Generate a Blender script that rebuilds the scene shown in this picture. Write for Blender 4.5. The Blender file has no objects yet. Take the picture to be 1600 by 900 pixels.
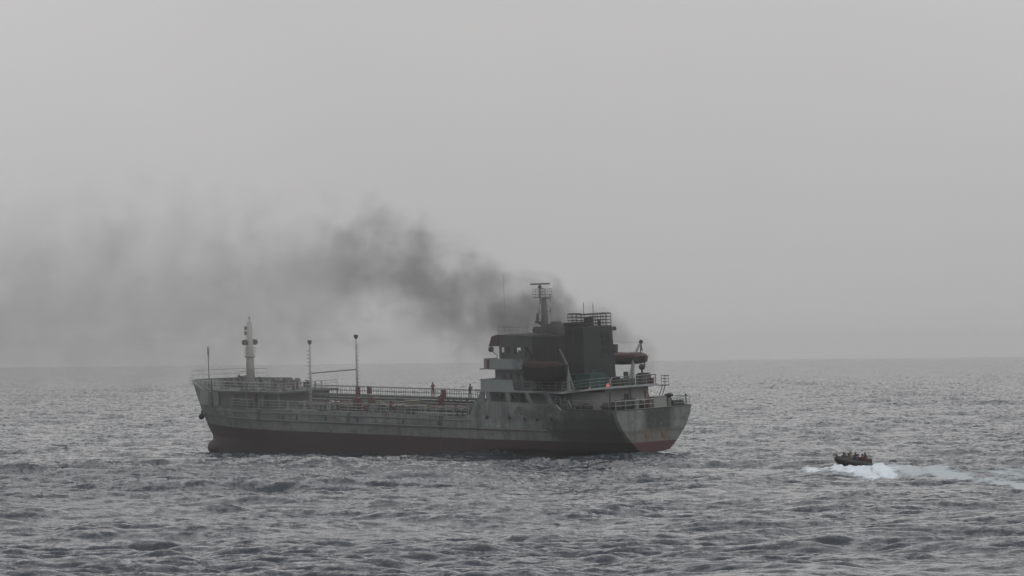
import bpy, math, random
import numpy as np
from mathutils import Matrix, Vector
R = math.radians
PI_ = math.pi
random.seed(7)
sc = bpy.context.scene
C = sc.collection

# ------------------------------------------------------------------ camera
CAM_H = 12.2
FPX = 8200.0                     # focal length in pixels of a 1600 wide frame
cam_d = bpy.data.cameras.new('camera')
cam_d.sensor_width = 36.0
cam_d.lens = FPX / 1600.0 * 36.0
cam_d.clip_start = 1.0
cam_d.clip_end = 60000.0
cam = bpy.data.objects.new('camera', cam_d)
C.objects.link(cam)
pitch = math.atan(100.0 / FPX)
roll = math.atan(0.0105)
fwd = Vector((0, math.cos(pitch), math.sin(pitch)))
rgt = Vector((1, 0, 0))
upv = rgt.cross(fwd)
r2 = rgt * math.cos(roll) - upv * math.sin(roll)
u2 = upv * math.cos(roll) + rgt * math.sin(roll)
M = Matrix((r2, u2, -fwd)).transposed().to_4x4()
M.translation = (0, 0, CAM_H)
cam.matrix_world = M
sc.camera = cam

# ------------------------------------------------------------------ sky, sun, exposure
sc.view_settings.view_transform = 'Standard'
sc.view_settings.look = 'None'
sc.view_settings.exposure = 0.0
sc.view_settings.gamma = 1.0
SUN_EL, SUN_AZ = R(52), R(150)
world = bpy.data.worlds.new('World')
sc.world = world
world.use_nodes = True
wn, wl = world.node_tree.nodes, world.node_tree.links
wn.clear()
sky = wn.new('ShaderNodeTexSky')
sky.sky_type = 'NISHITA'
sky.sun_disc = False
sky.sun_elevation = SUN_EL
sky.sun_rotation = SUN_AZ
sky.air_density = 1.0
sky.dust_density = 6.0
hsv = wn.new('ShaderNodeHueSaturation')
hsv.inputs['Saturation'].default_value = 0.12
wl.new(sky.outputs[0], hsv.inputs['Color'])
# a closed overcast evens the sky out: mix the clear sky with a plain grey cloud layer, a little brighter overhead
tc = wn.new('ShaderNodeTexCoord')
sep = wn.new('ShaderNodeSeparateXYZ')
wl.new(tc.outputs['Generated'], sep.inputs[0])
ramp = wn.new('ShaderNodeMapRange')
ramp.inputs['From Min'].default_value = -0.02
ramp.inputs['From Max'].default_value = 1.0
ramp.inputs['To Min'].default_value = 5.9
ramp.inputs['To Max'].default_value = 7.6
wl.new(sep.outputs['Z'], ramp.inputs['Value'])
nz = wn.new('ShaderNodeTexNoise')
nz.inputs['Scale'].default_value = 7.0
nz.inputs['Detail'].default_value = 5.0
wl.new(tc.outputs['Generated'], nz.inputs['Vector'])
nr = wn.new('ShaderNodeMapRange')
nr.inputs['To Min'].default_value = 0.9
nr.inputs['To Max'].default_value = 1.1
wl.new(nz.outputs['Fac'], nr.inputs['Value'])
low = wn.new('ShaderNodeMapRange')      # the overcast dims towards the horizon, the same all the way round
low.interpolation_type = 'SMOOTHSTEP'
for i_, v_ in enumerate((-0.03, 0.09, 0.86, 1.06)): low.inputs[i_+1].default_value = v_
wl.new(sep.outputs['Z'], low.inputs[0])
lm = wn.new('ShaderNodeMath'); lm.operation = 'MULTIPLY'
wl.new(low.outputs[0], lm.inputs[0]); wl.new(ramp.outputs[0], lm.inputs[1])
mu = wn.new('ShaderNodeMath'); mu.operation = 'MULTIPLY'
wl.new(lm.outputs[0], mu.inputs[0]); wl.new(nr.outputs[0], mu.inputs[1])
cl = wn.new('ShaderNodeVectorMath'); cl.operation = 'SCALE'
cl.inputs[0].default_value = (1.0, 0.985, 0.985)
wl.new(mu.outputs[0], cl.inputs['Scale'])
mx = wn.new('ShaderNodeMix'); mx.data_type = 'RGBA'
mx.inputs[0].default_value = 0.9
wl.new(hsv.outputs[0], mx.inputs[6]); wl.new(cl.outputs[0], mx.inputs[7])
bg = wn.new('ShaderNodeBackground')
bg.inputs['Strength'].default_value = 0.093
wl.new(mx.outputs[2], bg.inputs['Color'])
wo = wn.new('ShaderNodeOutputWorld')
wl.new(bg.outputs[0], wo.inputs['Surface'])

sun_d = bpy.data.lights.new('sun', 'SUN')
sun_d.energy = 0.8
sun_d.angle = R(25)
sun_d.color = (1.0, 0.97, 0.93)
sun = bpy.data.objects.new('sun', sun_d)
sun.rotation_euler = (math.pi/2 - SUN_EL, 0, math.pi - SUN_AZ)
C.objects.link(sun)
HAZE_DENSITY = 1.05e-4
sc.cycles.volume_bounces = 4
sc.cycles.max_bounces = 12

# ------------------------------------------------------------------ helpers
def tag(o, label=None, cat=None, group=None, kind=None):
    if label: o['label'] = label
    if cat: o['category'] = cat
    if group: o['group'] = group
    if kind: o['kind'] = kind
    return o

class MB:
    """collects boxes, tubes and lofts and links them as one mesh object"""
    def __init__(s): s.v = []; s.f = []
    def add(s, vs, fs):
        n = len(s.v); s.v += [tuple(p) for p in vs]; s.f += [tuple(i + n for i in f) for f in fs]; return s
    def box(s, x0, x1, y0, y1, z0, z1):
        vs = [(x, y, z) for z in (z0, z1) for y in (y0, y1) for x in (x0, x1)]
        return s.add(vs, [(0,2,3,1),(4,5,7,6),(0,1,5,4),(2,6,7,3),(0,4,6,2),(1,3,7,5)])
    def hexa(s, b, t):            # bottom 4 pts, top 4 pts
        return s.add(list(b)+list(t), [(3,2,1,0),(4,5,6,7),(0,1,5,4),(1,2,6,5),(2,3,7,6),(3,0,4,7)])
    def prism(s, pts, z0, z1):    # outline in x,y
        n = len(pts)
        vs = [(p[0], p[1], z0 if len(p) < 3 else p[2]+z0) for p in pts] + [(p[0], p[1], z1 if len(p) < 3 else p[2]+z1) for p in pts]
        return s.add(vs, [tuple(range(n))[::-1], tuple(range(n, 2*n))] + [(i, (i+1)%n, (i+1)%n+n, i+n) for i in range(n)])
    def prismy(s, pts, y0, y1):   # outline in x,z
        n = len(pts)
        vs = [(p[0], y0, p[1]) for p in pts] + [(p[0], y1, p[1]) for p in pts]
        return s.add(vs, [tuple(range(n)), tuple(range(n, 2*n))[::-1]] + [(i+n, (i+1)%n+n, (i+1)%n, i) for i in range(n)])
    def tube(s, pts, r, n=6, cap=True):
        pts = [Vector(p) for p in pts]
        rs = r if isinstance(r, (list, tuple)) else [r]*len(pts)
        vs = []; ref = None
        for i, p in enumerate(pts):
            d = (pts[min(i+1, len(pts)-1)] - pts[max(i-1, 0)]).normalized()
            if ref is None or abs(ref.dot(d)) > 0.95:
                ref = Vector((0,0,1)) if abs(d.z) < 0.9 else Vector((1,0,0))
            a = d.cross(ref).normalized(); b = d.cross(a); ref = -b
            for k in range(n):
                t = 2*math.pi*k/n
                vs.append(p + (a*math.cos(t) + b*math.sin(t))*rs[i])
        fs = [(i*n+k, i*n+(k+1)%n, (i+1)*n+(k+1)%n, (i+1)*n+k) for i in range(len(pts)-1) for k in range(n)]
        if cap: fs += [tuple(range(n))[::-1], tuple((len(pts)-1)*n+k for k in range(n))]
        return s.add(vs, fs)
    def lathe(s, c, prof, n=12, axis='z', sx=1, sy=1):
        vs = []
        for r, h in prof:
            for k in range(n):
                t = 2*math.pi*k/n; a = r*math.cos(t)*sx; b = r*math.sin(t)*sy
                q = (a, b, h) if axis == 'z' else ((h, a, b) if axis == 'x' else (b, h, a))
                vs.append((c[0]+q[0], c[1]+q[1], c[2]+q[2]))
        m = len(prof)
        fs = [(i*n+k, i*n+(k+1)%n, (i+1)*n+(k+1)%n, (i+1)*n+k) for i in range(m-1) for k in range(n)]
        fs += [tuple(range(n))[::-1], tuple((m-1)*n+k for k in range(n))]
        return s.add(vs, fs)
    def ball(s, c, r, n=10, m=7, sx=1, sy=1, sz=1):
        prof = [(max(1e-3, r*math.sin(math.pi*i/(m-1))), -r*sz*math.cos(math.pi*i/(m-1))) for i in range(m)]
        return s.lathe(c, prof, n, 'z', sx, sy)
    def mesh(s, name, mat, smooth=False):
        me = bpy.data.meshes.new(name)
        me.from_pydata(s.v, [], s.f)
        if mat: me.materials.append(mat)
        if smooth:
            me.polygons.foreach_set('use_smooth', [True]*len(me.polygons))
        me.update()
        return me
    def build(s, name, mat, parent=None, smooth=False, loc=None):
        o = bpy.data.objects.new(name, s.mesh(name, mat, smooth))
        C.objects.link(o)
        if parent: o.parent = parent
        if loc: o.location = loc
        return o

def smooth_by_angle(me, ang=40):
    me.polygons.foreach_set('use_smooth', [True]*len(me.polygons))
    try: me.set_sharp_from_angle(angle=R(ang))
    except Exception: pass

def put(mesh, name, parent, loc, rot=(0,0,0)):
    o = bpy.data.objects.new(name, mesh); C.objects.link(o)
    o.parent = parent; o.location = loc; o.rotation_euler = rot
    return o

# ------------------------------------------------------------------ ship frame
SHIP = bpy.data.objects.new('tanker_ship', None)
C.objects.link(SHIP)
TRIM, LIST, HEAD = 1.25, 2.5, 131
SHIP_M = (Matrix.Translation((16.1, 598.0, 0)) @ Matrix.Rotation(R(HEAD), 4, 'Z')
          @ Matrix.Rotation(-R(TRIM), 4, 'Y') @ Matrix.Rotation(-R(LIST), 4, 'X'))
SHIP.matrix_world = SHIP_M
tag(SHIP, 'listing grey green coastal tanker with dark red lower hull and burning soot blackened deckhouse', 'ship')

# ------------------------------------------------------------------ materials
def newmat(name):
    m = bpy.data.materials.new(name); m.use_nodes = True
    nt = m.node_tree; nt.nodes.clear()
    return m, nt.nodes, nt.links

class G:
    """tiny node-graph helper"""
    def __init__(s, nt): s.n = nt.nodes; s.l = nt.links
    def node(s, t, **k):
        x = s.n.new(t)
        for a, b in k.items(): setattr(x, a, b)
        return x
    def _in(s, sock, v):
        if hasattr(v, 'is_output') or isinstance(v, bpy.types.NodeSocket): s.l.new(v, sock)
        else: sock.default_value = v
    def math(s, op, a, b=None, c=None, clamp=False):
        x = s.node('ShaderNodeMath', operation=op, use_clamp=clamp)
        s._in(x.inputs[0], a)
        if b is not None: s._in(x.inputs[1], b)
        if c is not None: s._in(x.inputs[2], c)
        return x.outputs[0]
    def vmath(s, op, a, b=None, out=0, scale=None):
        x = s.node('ShaderNodeVectorMath', operation=op)
        s._in(x.inputs[0], a)
        if b is not None: s._in(x.inputs[1], b)
        if scale is not None: s._in(x.inputs['Scale'], scale)
        return x.outputs[out]
    def noise(s, vec, scale, detail=4, rough=0.55, out='Fac', dist=0.0):
        x = s.node('ShaderNodeTexNoise')
        s._in(x.inputs['Vector'], vec); x.inputs['Scale'].default_value = scale
        x.inputs['Detail'].default_value = detail; x.inputs['Roughness'].default_value = rough
        x.inputs['Distortion'].default_value = dist
        return x.outputs[out]
    def rng(s, v, a, b, c=0.0, d=1.0, smooth=False):
        x = s.node('ShaderNodeMapRange')
        if smooth: x.interpolation_type = 'SMOOTHSTEP'
        s._in(x.inputs[0], v)
        for i, q in enumerate((a, b, c, d)): s._in(x.inputs[i+1], q)
        return x.outputs[0]
    def mix(s, f, a, b):
        x = s.node('ShaderNodeMix', data_type='RGBA')
        s._in(x.inputs[0], f)
        s._in(x.inputs[6], a if hasattr(a, 'is_output') else (*a, 1)[:4] if not isinstance(a, bpy.types.NodeSocket) else a)
        s._in(x.inputs[7], b if hasattr(b, 'is_output') else (*b, 1)[:4] if not isinstance(b, bpy.types.NodeSocket) else b)
        return x.outputs[2]

def ship_coords(g):
    t = g.node('ShaderNodeTexCoord'); t.object = SHIP
    return t.outputs['Object']

def soot_dark_mask(g, P):
    # burnt area round the fire, plus darker lobes on the aft hull side; ragged edge
    n = g.noise(P, 0.45, 5, 0.65)
    def lobe(c, r):
        q = g.vmath('MULTIPLY', g.vmath('SUBTRACT', P, c), tuple(1.0/k for k in r))
        return g.math('SUBTRACT', 1.25, g.vmath('LENGTH', q, out=1))
    a = lobe((10.5, 1.5, 11.5), (6.0, 7.0, 6.0))
    b = lobe((4.5, 5.5, 3.4), (9.0, 3.5, 4.2))  # broad darker lobe low on the aft hull side
    c_l = g.math('SUBTRACT', lobe((15.0, 4.5, 11.0), (4.0, 4.0, 4.5)), .45)
    d_l = g.math('SUBTRACT', lobe((16.0, 5.5, 5.0), (8.0, 3.0, 3.0)), .65)  # weaker dark lobe on the hull side further forward
    m = g.math('MAXIMUM', g.math('MAXIMUM', a, c_l), g.math('MAXIMUM', b, d_l))
    m = g.math('ADD', m, g.math('MULTIPLY', g.math('SUBTRACT', n, 0.5), 1.6))
    return g.rng(m, 0.0, 0.75, 0.0, 1.0, True)

def paint(name, col, rust=0.35, soot=1.0, rough=0.55, streak=1.0, metallic=0.0, bump=0.02, soot_col=(0.028, 0.028, 0.03)):
    m, n, l = newmat(name); g = G(m.node_tree)
    P = ship_coords(g)
    big = g.noise(P, 0.35, 5, 0.6)
    st = g.vmath('MULTIPLY', P, (1.6, 1.6, 0.14))
    strk = g.noise(st, 1.3, 5, 0.7)
    fine = g.noise(P, 3.5, 4, 0.7)
    c = g.mix(g.rng(big, 0.3, 0.7, 0, 0.55), tuple(col), tuple(k*0.72 for k in col))
    c = g.mix(g.rng(strk, 0.52, 0.72, 0, 0.45*streak), c, tuple(k*0.45 for k in col))
    rm = g.math('MULTIPLY', g.rng(strk, 0.55, 0.7), g.rng(g.noise(P, 0.8, 4, 0.7), 0.5, 0.62))
    rm = g.math('MULTIPLY', g.math('MAXIMUM', rm, g.rng(fine, 0.66, 0.74, 0, 0.6)), rust, clamp=True)
    c = g.mix(rm, c, (0.16, 0.075, 0.04))
    if soot > 0:
        c = g.mix(g.math('MULTIPLY', soot_dark_mask(g, P), soot), c, tuple(soot_col))
    b = g.node('ShaderNodeBsdfPrincipled')
    l.new(c, b.inputs['Base Color']); b.inputs['Roughness'].default_value = rough
    b.inputs['Metallic'].default_value = metallic
    bp = g.node('ShaderNodeBump'); bp.inputs['Strength'].default_value = 0.4
    bp.inputs['Distance'].default_value = bump
    l.new(fine, bp.inputs['Height']); l.new(bp.outputs[0], b.inputs['Normal'])
    o = g.node('ShaderNodeOutputMaterial'); l.new(b.outputs[0], o.inputs['Surface'])
    return m

def hull_mat():
    m, n, l = newmat('hull_paint'); g = G(m.node_tree)
    P = ship_coords(g)
    s = g.node('ShaderNodeSeparateXYZ'); l.new(P, s.inputs[0])
    u, v, w = s.outputs
    big = g.noise(g.vmath('MULTIPLY', P, (1, 1, 1.6)), 0.22, 6, 0.62)
    st = g.vmath('MULTIPLY', P, (1.5, 1.5, 0.12))
    strk = g.noise(st, 1.1, 6, 0.72)
    fine = g.noise(P, 2.6, 5, 0.7)
    grey = g.mix(g.rng(big, 0.35, 0.65), (0.26, 0.295, 0.288), (0.13, 0.15, 0.146))
    # plating seams: faint darker verticals and the weld lines between strakes
    bx = g.math('ABSOLUTE', g.math('SUBTRACT', g.math('FRACT', g.math('DIVIDE', u, 5.8)), 0.5))
    grey = g.mix(g.rng(bx, 0.49, 0.5, 0, 0.25), grey, (0.12, 0.13, 0.13))
    # brownish band between the lower strake and the boot-top
    grey = g.mix(g.math('MULTIPLY', g.rng(w, 3.15, 3.0), 0.55), grey, (0.14, 0.142, 0.132))
    # dirt collected along the lower strake, ragged
    dl = g.math('ABSOLUTE', g.math('SUBTRACT', w, g.math('ADD', 3.05, g.math('MULTIPLY', g.math('SUBTRACT', fine, 0.5), 0.5))))
    grey = g.mix(g.math('MULTIPLY', g.rng(dl, 0.32, 0.05), g.rng(u, 66, 60, 0.5, 0.85)), grey, (0.075, 0.072, 0.065))
    grey = g.mix(g.rng(strk, 0.47, 0.66, 0, 0.8), grey, (0.085, 0.086, 0.08))
    grey = g.mix(g.rng(g.noise(g.vmath('MULTIPLY', P, (1, 1, 1.8)), .55, 6, .7), 0.53, 0.62, 0, 0.6), grey, (0.065, 0.066, 0.06))
    rust = g.math('MULTIPLY', g.rng(strk, 0.56, 0.68), g.rng(g.noise(P, 0.5, 4, 0.6), 0.5, 0.62, 0, 0.8))
    grey = g.mix(rust, grey, (0.17, 0.10, 0.06))
    # transom: grimed band under the rail, rust weeps from the two fairlead boxes
    tr = g.rng(u, 0.6, 0.3)
    gv = g.math('ABSOLUTE', g.math('SUBTRACT', v, -0.6))
    tn = g.noise(g.vmath('MULTIPLY', P, (1, 2.4, 1.2)), 1.6, 6, 0.75)
    gm = g.math('MULTIPLY', g.rng(gv, 2.7, 1.7), g.math('MULTIPLY', g.rng(w, 2.95, 3.5), g.rng(tn, 0.30, 0.50)))
    grey = g.mix(g.math('MULTIPLY', tr, g.math('MULTIPLY', gm, 1.0)), grey, (0.02, 0.021, 0.021))
    r1 = g.rng(g.math('ABSOLUTE', g.math('SUBTRACT', v, 1.15)), 0.42, 0.15)
    r2_ = g.rng(g.math('ABSOLUTE', g.math('SUBTRACT', v, -1.45)), 0.42, 0.15)
    r3 = g.math('MULTIPLY', g.rng(g.math('ABSOLUTE', g.math('SUBTRACT', v, 0.0)), 0.5, 0.1), 0.5)
    rr = g.math('MULTIPLY', g.math('MAXIMUM', g.math('MAXIMUM', r1, r2_), r3), g.math('MULTIPLY', g.rng(w, 3.7, 2.9), g.rng(tn, 0.32, 0.5)))
    grey = g.mix(g.math('MULTIPLY', tr, g.math('MULTIPLY', rr, 0.8)), grey, (0.17, 0.11, 0.065))
    grey = g.mix(g.math('MULTIPLY', tr, 0.3), grey, (0.045, 0.047, 0.048))  # whole transom toned darker in paint against the sun on it
    red = g.mix(g.rng(big, 0.35, 0.68), (0.04, 0.020, 0.023), (0.03, 0.020, 0.023))  # red greyed in the paint for the smoke veil in front
    red = g.mix(g.rng(strk, 0.5, 0.72, 0, 0.6), red, (0.05, 0.04, 0.042))
    # dark slimy belt at the waterline
    red = g.mix(g.rng(g.math('ADD', w, g.math('MULTIPLY', fine, 0.4)), 0.1, -0.6, 0, 0.6), red, (0.03, 0.03, 0.033))
    # transom boot-top is a purer red, without the veil greying
    red = g.mix(g.math('MULTIPLY', tr, 0.7), red, (0.065, 0.017, 0.021))
    edge = g.math('ADD', 1.87, g.math('MULTIPLY', g.math('SUBTRACT', fine, 0.5), 0.10))
    c = g.mix(g.rng(g.math('SUBTRACT', w, edge), -0.02, 0.02), red, grey)
    so = g.math('MULTIPLY', soot_dark_mask(g, P), g.math('SUBTRACT', 1.0, g.math('MULTIPLY', tr, 1.0)))  # darker lobes on the sides, left off the transom
    c = g.mix(g.math('MULTIPLY', so, 0.88), c, (0.03, 0.03, 0.032))
    b = g.node('ShaderNodeBsdfPrincipled')
    l.new(c, b.inputs['Base Color']); b.inputs['Roughness'].default_value = 0.6
    bp = g.node('ShaderNodeBump'); bp.inputs['Strength'].default_value = 0.5
    bp.inputs['Distance'].default_value = 0.06
    l.new(g.noise(g.vmath('MULTIPLY', P, (1, 1, 0.6)), 0.9, 3, 0.5), bp.inputs['Height']); l.new(bp.outputs[0], b.inputs['Normal'])
    o = g.node('ShaderNodeOutputMaterial'); l.new(b.outputs[0], o.inputs['Surface'])
    return m

def plain(name, col, rough=0.6, metallic=0.0, var=0.25, scale=4.0):
    m, n, l = newmat(name); g = G(m.node_tree)
    t = g.node('ShaderNodeTexCoord')
    f = g.noise(t.outputs['Object'], scale, 4, 0.65)
    c = g.mix(g.rng(f, 0.35, 0.7), tuple(col), tuple(k*(1-var*2) for k in col))
    b = g.node('ShaderNodeBsdfPrincipled'); l.new(c, b.inputs['Base Color'])
    b.inputs['Roughness'].default_value = rough; b.inputs['Metallic'].default_value = metallic
    o = g.node('ShaderNodeOutputMaterial'); l.new(b.outputs[0], o.inputs['Surface'])
    return m

HULL = hull_mat()
BLACKW = paint('burnt_house_paint', (0.035, 0.037, 0.039), rust=0.15, soot=0.9, rough=0.9, soot_col=(0.014, 0.015, 0.017))
DAV = paint('davit_grey_paint', (0.27, 0.29, 0.29), rust=0.3, soot=0.12)
AFTW = paint('aft_house_paint', (0.23, 0.245, 0.235), rust=0.5, soot=0.15)
GREY = paint('weathered_grey_paint', (0.175, 0.198, 0.198))
PALE = paint('pale_grey_paint', (0.29, 0.325, 0.33), rust=0.25)
SHADE = paint('dirty_deckhouse_paint', (0.105, 0.114, 0.114), rust=0.5)
DECK = paint('worn_deck_paint', (0.085, 0.10, 0.095), rust=0.8, rough=0.8)
DARK = paint('dark_steel', (0.05, 0.053, 0.055), rust=0.4, soot=0.6)
MASTC = paint('cream_mast_paint', (0.38, 0.385, 0.36), rust=0.3, streak=0.7)
RAILM = paint('rail_paint', (0.22, 0.235, 0.235), rust=0.5, soot=0.55)
RAILW = paint('white_rail_paint', (0.34, 0.355, 0.355), rust=0.4, soot=0.3)
REDP = paint('red_paint', (0.12, 0.034, 0.031), rust=0.4, soot=0.5)
VISOR = paint('visor_red_paint', (0.12, 0.04, 0.04), rust=0.2, soot=0.4)
ORANGE = paint('lifeboat_red_canopy', (0.085, 0.025, 0.023), rust=0.3, soot=0.6)
BURNT = plain('burnt_lifeboat_shell', (0.012, 0.012, 0.014), 0.85, var=0.25, scale=1.2)
DRED = paint('sooty_red_hull', (0.06, 0.025, 0.024), rust=0.3, soot=0.5)
BURNTRED = plain('scorched_red_canopy', (0.045, 0.020, 0.021), 0.85, var=0.4, scale=1.0)
TEAL = paint('teal_paint', (0.012, 0.085, 0.074), rust=0.3, soot=0.3)
CHAR = paint('charred_casing_paint', (0.04, 0.046, 0.049), rust=0.2, soot=0.75, rough=0.85, soot_col=(0.02, 0.022, 0.024))
YELL = paint('faded_yellow_paint', (0.20, 0.19, 0.13), rust=0.4, soot=0.2)
RUSTY = paint('rusty_pipe_paint', (0.13, 0.09, 0.07), rust=0.8, soot=0.3)
PIPE = paint('grey_pipe_paint', (0.14, 0.15, 0.15), rust=0.7, soot=0.3)
RUBBER = plain('black_rubber', (0.02, 0.02, 0.022), 0.7)
GLASS = plain('dark_window_glass', (0.02, 0.025, 0.03), 0.12, var=0.1)
TARP = plain('charred_tarpaulin', (0.022, 0.023, 0.024), 0.9, var=0.3, scale=2.0)
BOUY = plain('lifebuoy_red', (0.20, 0.035, 0.035), 0.6)
ROPE = plain('mooring_rope', (0.045, 0.045, 0.042), 0.95, var=0.3, scale=12)

# ------------------------------------------------------------------ hull
def lerp(a, b, t): return a + (b-a)*t
TW = [-9, .62, .72, .86, 1.4, 2.03, 3.43, 4.71, 5.68, 8.0]
TY = [0, 0, 1.4, 2.3, 3.0, 3.65, 4.95, 5.58, 5.86, 6.0]
USW = [-4, -1, 0, .2, .4, .45, .62, 9]
USU = [7.4, 6.5, 5.8, 5.4, 4.5, 3.2, 0, 0]
STW = [-4, -2.2, -0.6, .35, 1.3, 3.5, 7.2, 9]
STU = [81.0, 82.0, 82.2, 82.1, 82.9, 84.3, 86.1, 87.0]
def half(u, w):
    T = np.interp(w, TW, TY); us = np.interp(w, USW, USU)
    bilge = 6.0 if w > -2.0 else 6.0*math.sqrt(max(0, 1-((-2.0-w)/2.2)**2))
    a = 0.0 if u < us else min(1.0, ((u-us)/(23.0-us))**0.62)
    y = T*(1-a) + bilge*a if bilge >= T else bilge*a
    st = np.interp(w, STW, STU); u0 = np.interp(w, [-2, 3, 7], [57, 62, 66]); ex = np.interp(w, [-1, 7], [1.7, 2.15])
    t = min(1.0, max(0.0, (u-u0)/(st-u0)))
    return max(0.0, y*(1-t**ex))
def top_port(u):
    return float(np.interp(u, [0, 9.2, 9.8, 24.3, 25.3, 66, 75.6, 76.6, 78.9, 81.2, 86.1], [5.65, 5.62, 6.15, 6.35, 4.42, 4.42, 4.42, 4.5, 6.0, 6.45, 7.25]))
def top_stb(u):
    return float(np.interp(u, [0, 9.2, 9.8, 24.3, 25.3, 71.8, 72.6, 80, 86.1], [5.65, 5.62, 6.15, 6.35, 4.42, 4.42, 7.4, 7.45, 7.25]))
LV = [-4.0, -3.6, -2.8, -2.0, -1.0, -.4, 0, .3, .45, .6, .72, .86, 1.1, 1.5, 2.0, 2.6, 3.3, 4.0, 4.42]
us_ = sorted(set([round(x, 3) for x in np.concatenate([np.linspace(0, 8, 17), [9.2, 9.8], np.linspace(10.5, 23.5, 14), [24.3, 25.3], np.linspace(27, 63, 19), np.linspace(65, 75, 11), [71.8, 72.6, 75.6, 76.6, 77.3, 78, 78.9, 80, 81.2], np.linspace(82, 86.1, 12)])]))
def stem_u(w): return float(np.interp(w, STW, STU))
def hull_side(sgn, topf):
    vs = []; cols = len(us_)
    fr = np.linspace(0, 1, 9)[1:]
    rows = len(LV) + len(fr)
    for u in us_:
        for r in range(rows):
            w = LV[r] if r < len(LV) else lerp(4.42, topf(min(u, 86.1)), fr[r-len(LV)])
            uu = u
            if u > 80: # squeeze the last stations onto the raked stem
                uu = lerp(80, stem_u(w), (u-80)/6.1)
            a0 = float(np.interp(w, USW, USU))
            if u < 8: uu = lerp(a0, 8, u/8)
            vs.append((uu, sgn*half(uu, w), w))
    fs = []
    for i in range(cols-1):
        for r in range(rows-1):
            q = (i*rows+r, (i+1)*rows+r, (i+1)*rows+r+1, i*rows+r+1)
            fs.append(q if sgn > 0 else q[::-1])
    return vs, fs, rows
hb = MB()
pv, pf, rows = hull_side(-1, top_stb); hb.add(pv, [f for f in pf])
n0 = len(hb.v)
pv2, pf2, _ = hull_side(1, top_port); hb.add(pv2, [f[::-1] for f in pf2])
# transom plate between the two aft edges, and bottom
tf = []
for r in range(rows-1):
    if hb.v[r][2] >= 0.6 - 1e-6:
        tf.append((r, r+1, n0+r+1, n0+r))
cols = len(us_)
for i in range(cols-1):
    tf.append((i*rows, n0+i*rows, n0+(i+1)*rows, (i+1)*rows))
hb.f += tf
me = hb.mesh('hull', HULL)
smooth_by_angle(me, 35)
hull = put(me, 'hull', SHIP, (0,0,0))
hull['label'] = 'grey green side above dark red boot-top, darker aft'

def edge_pts(sgn, u0, u1, w, n, off=0.0):
    return [(u, sgn*(half(u, w)+off), w) for u in np.linspace(u0, u1, n)]
# sheer strakes: two half-round rubbing bars along the port side, and the deck edge cap
for w_, r_, a, b in ((3.98, .07, 25, 76), (3.12, .09, 12, 74)):
    for sg in (1, -1):
        MB().tube(edge_pts(sg, a, b, w_, 60, .03), r_, 5).build('rubbing_strake', GREY, hull)
# white edge of the cut down port bow bulwark
pts = [(stem_u(w) - .15 if u > 85.9 else u, half(u, w), w) for u, w in ((85.95, 7.22), (84.5, 7.0), (82.6, 6.75), (81.2, 6.48), (80, 6.3), (78.9, 6.0), (77.7, 5.2), (76.6, 4.5))]
MB().tube(pts, .075, 6).build('bulwark_edge', RAILW, hull)
MB().tube([(u, -half(u, 7.4)-.0, top_stb(u)+.02) for u in (72.6, 74, 76, 78, 80, 81.5, 83, 84.5, 85.6)], .07, 6).build('bulwark_edge', SHADE, hull)
# aft hull edge
MB().tube([(9.2, half(9.2, 5.62)-.02, 5.64), (7, half(7,5.6)-.02, 5.66), (4, half(4,5.6), 5.67), (2, half(2,5.6), 5.67), (0, 5.85, 5.68), (-.02, 3, 5.68), (-.02, 0, 5.68), (-.02, -3, 5.68), (0, -5.85, 5.68), (4, -half(4,5.6), 5.67), (9.2, -half(9.2, 5.6), 5.64)], .07, 6).build('bulwark_edge', SHADE, hull)
# portholes on the quarter
for u, w in ((22.2, 4.42), (18.3, 4.44), (15.7, 4.36), (13.5, 4.34), (11.0, 4.4), (23.8, 3.1)):
    y = half(u, w)
    p = MB().lathe((u, y, w), [(.27, -.02), (.27, .05), (.19, .05)], 12, 'y').build('porthole', SHADE, hull)
    MB().lathe((u, y, w), [(.20, .0), (.20, .06)], 12, 'y').build('pane', RUBBER, p)
# freeing ports / scuppers and pilot ladders with drips
for u in (60.4, 57.6, 46.0, 31.0, 37.5, 52.0):
    MB().box(u-.16, u+.16, 5.97, 6.035, 3.25, 3.75).build('scupper', DARK, hull)
for u in (65.0, 47.6, 30.4):
    lb = MB()
    lb.tube([(u-.25, 6.07, 4.4), (u-.1, 6.08, 2.9)], .035, 4); lb.tube([(u+.25, 6.07, 4.4), (u+.4, 6.08, 2.9)], .035, 4)
    for k in range(6):
        f = k/5; lb.box(u-.25+.15*f, u+.25+.15*f, 6.05, 6.1, 4.3-1.4*f, 4.34-1.4*f)
    lb.build('side_ladder', DARK, hull)
# stern fairlead boxes with rust
for v in (1.15, -1.45):
    MB().box(-.10, .05, v-.3, v+.3, 2.35, 2.85).build('fairlead', RUSTY, hull)
# draft-mark-free vertical rub marks: old fender scars stand proud as doubler plates


MB().ball((80.3, 0, -1.15), 1.0, 16, 11, 2.75, 1.05, 1.3).build('bulbous_bow', HULL, SHIP, True)
rd = MB().prismy([(0.6, .9), (3.0, .9), (3.3, -3.2), (.9, -3.2)], -.14, .14).build('rudder', DARK, SHIP)
MB().tube([(3.4, 0, .9), (3.4, 0, -1)], .22, 8).build('rudder_stock', DARK, rd)
MB().lathe((4.5, 0, -2.3), [(.1, -.5), (.35, -.2), (.35, .4), (.2, .7)], 10, 'x').build('propeller_hub', DARK, SHIP)

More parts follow.
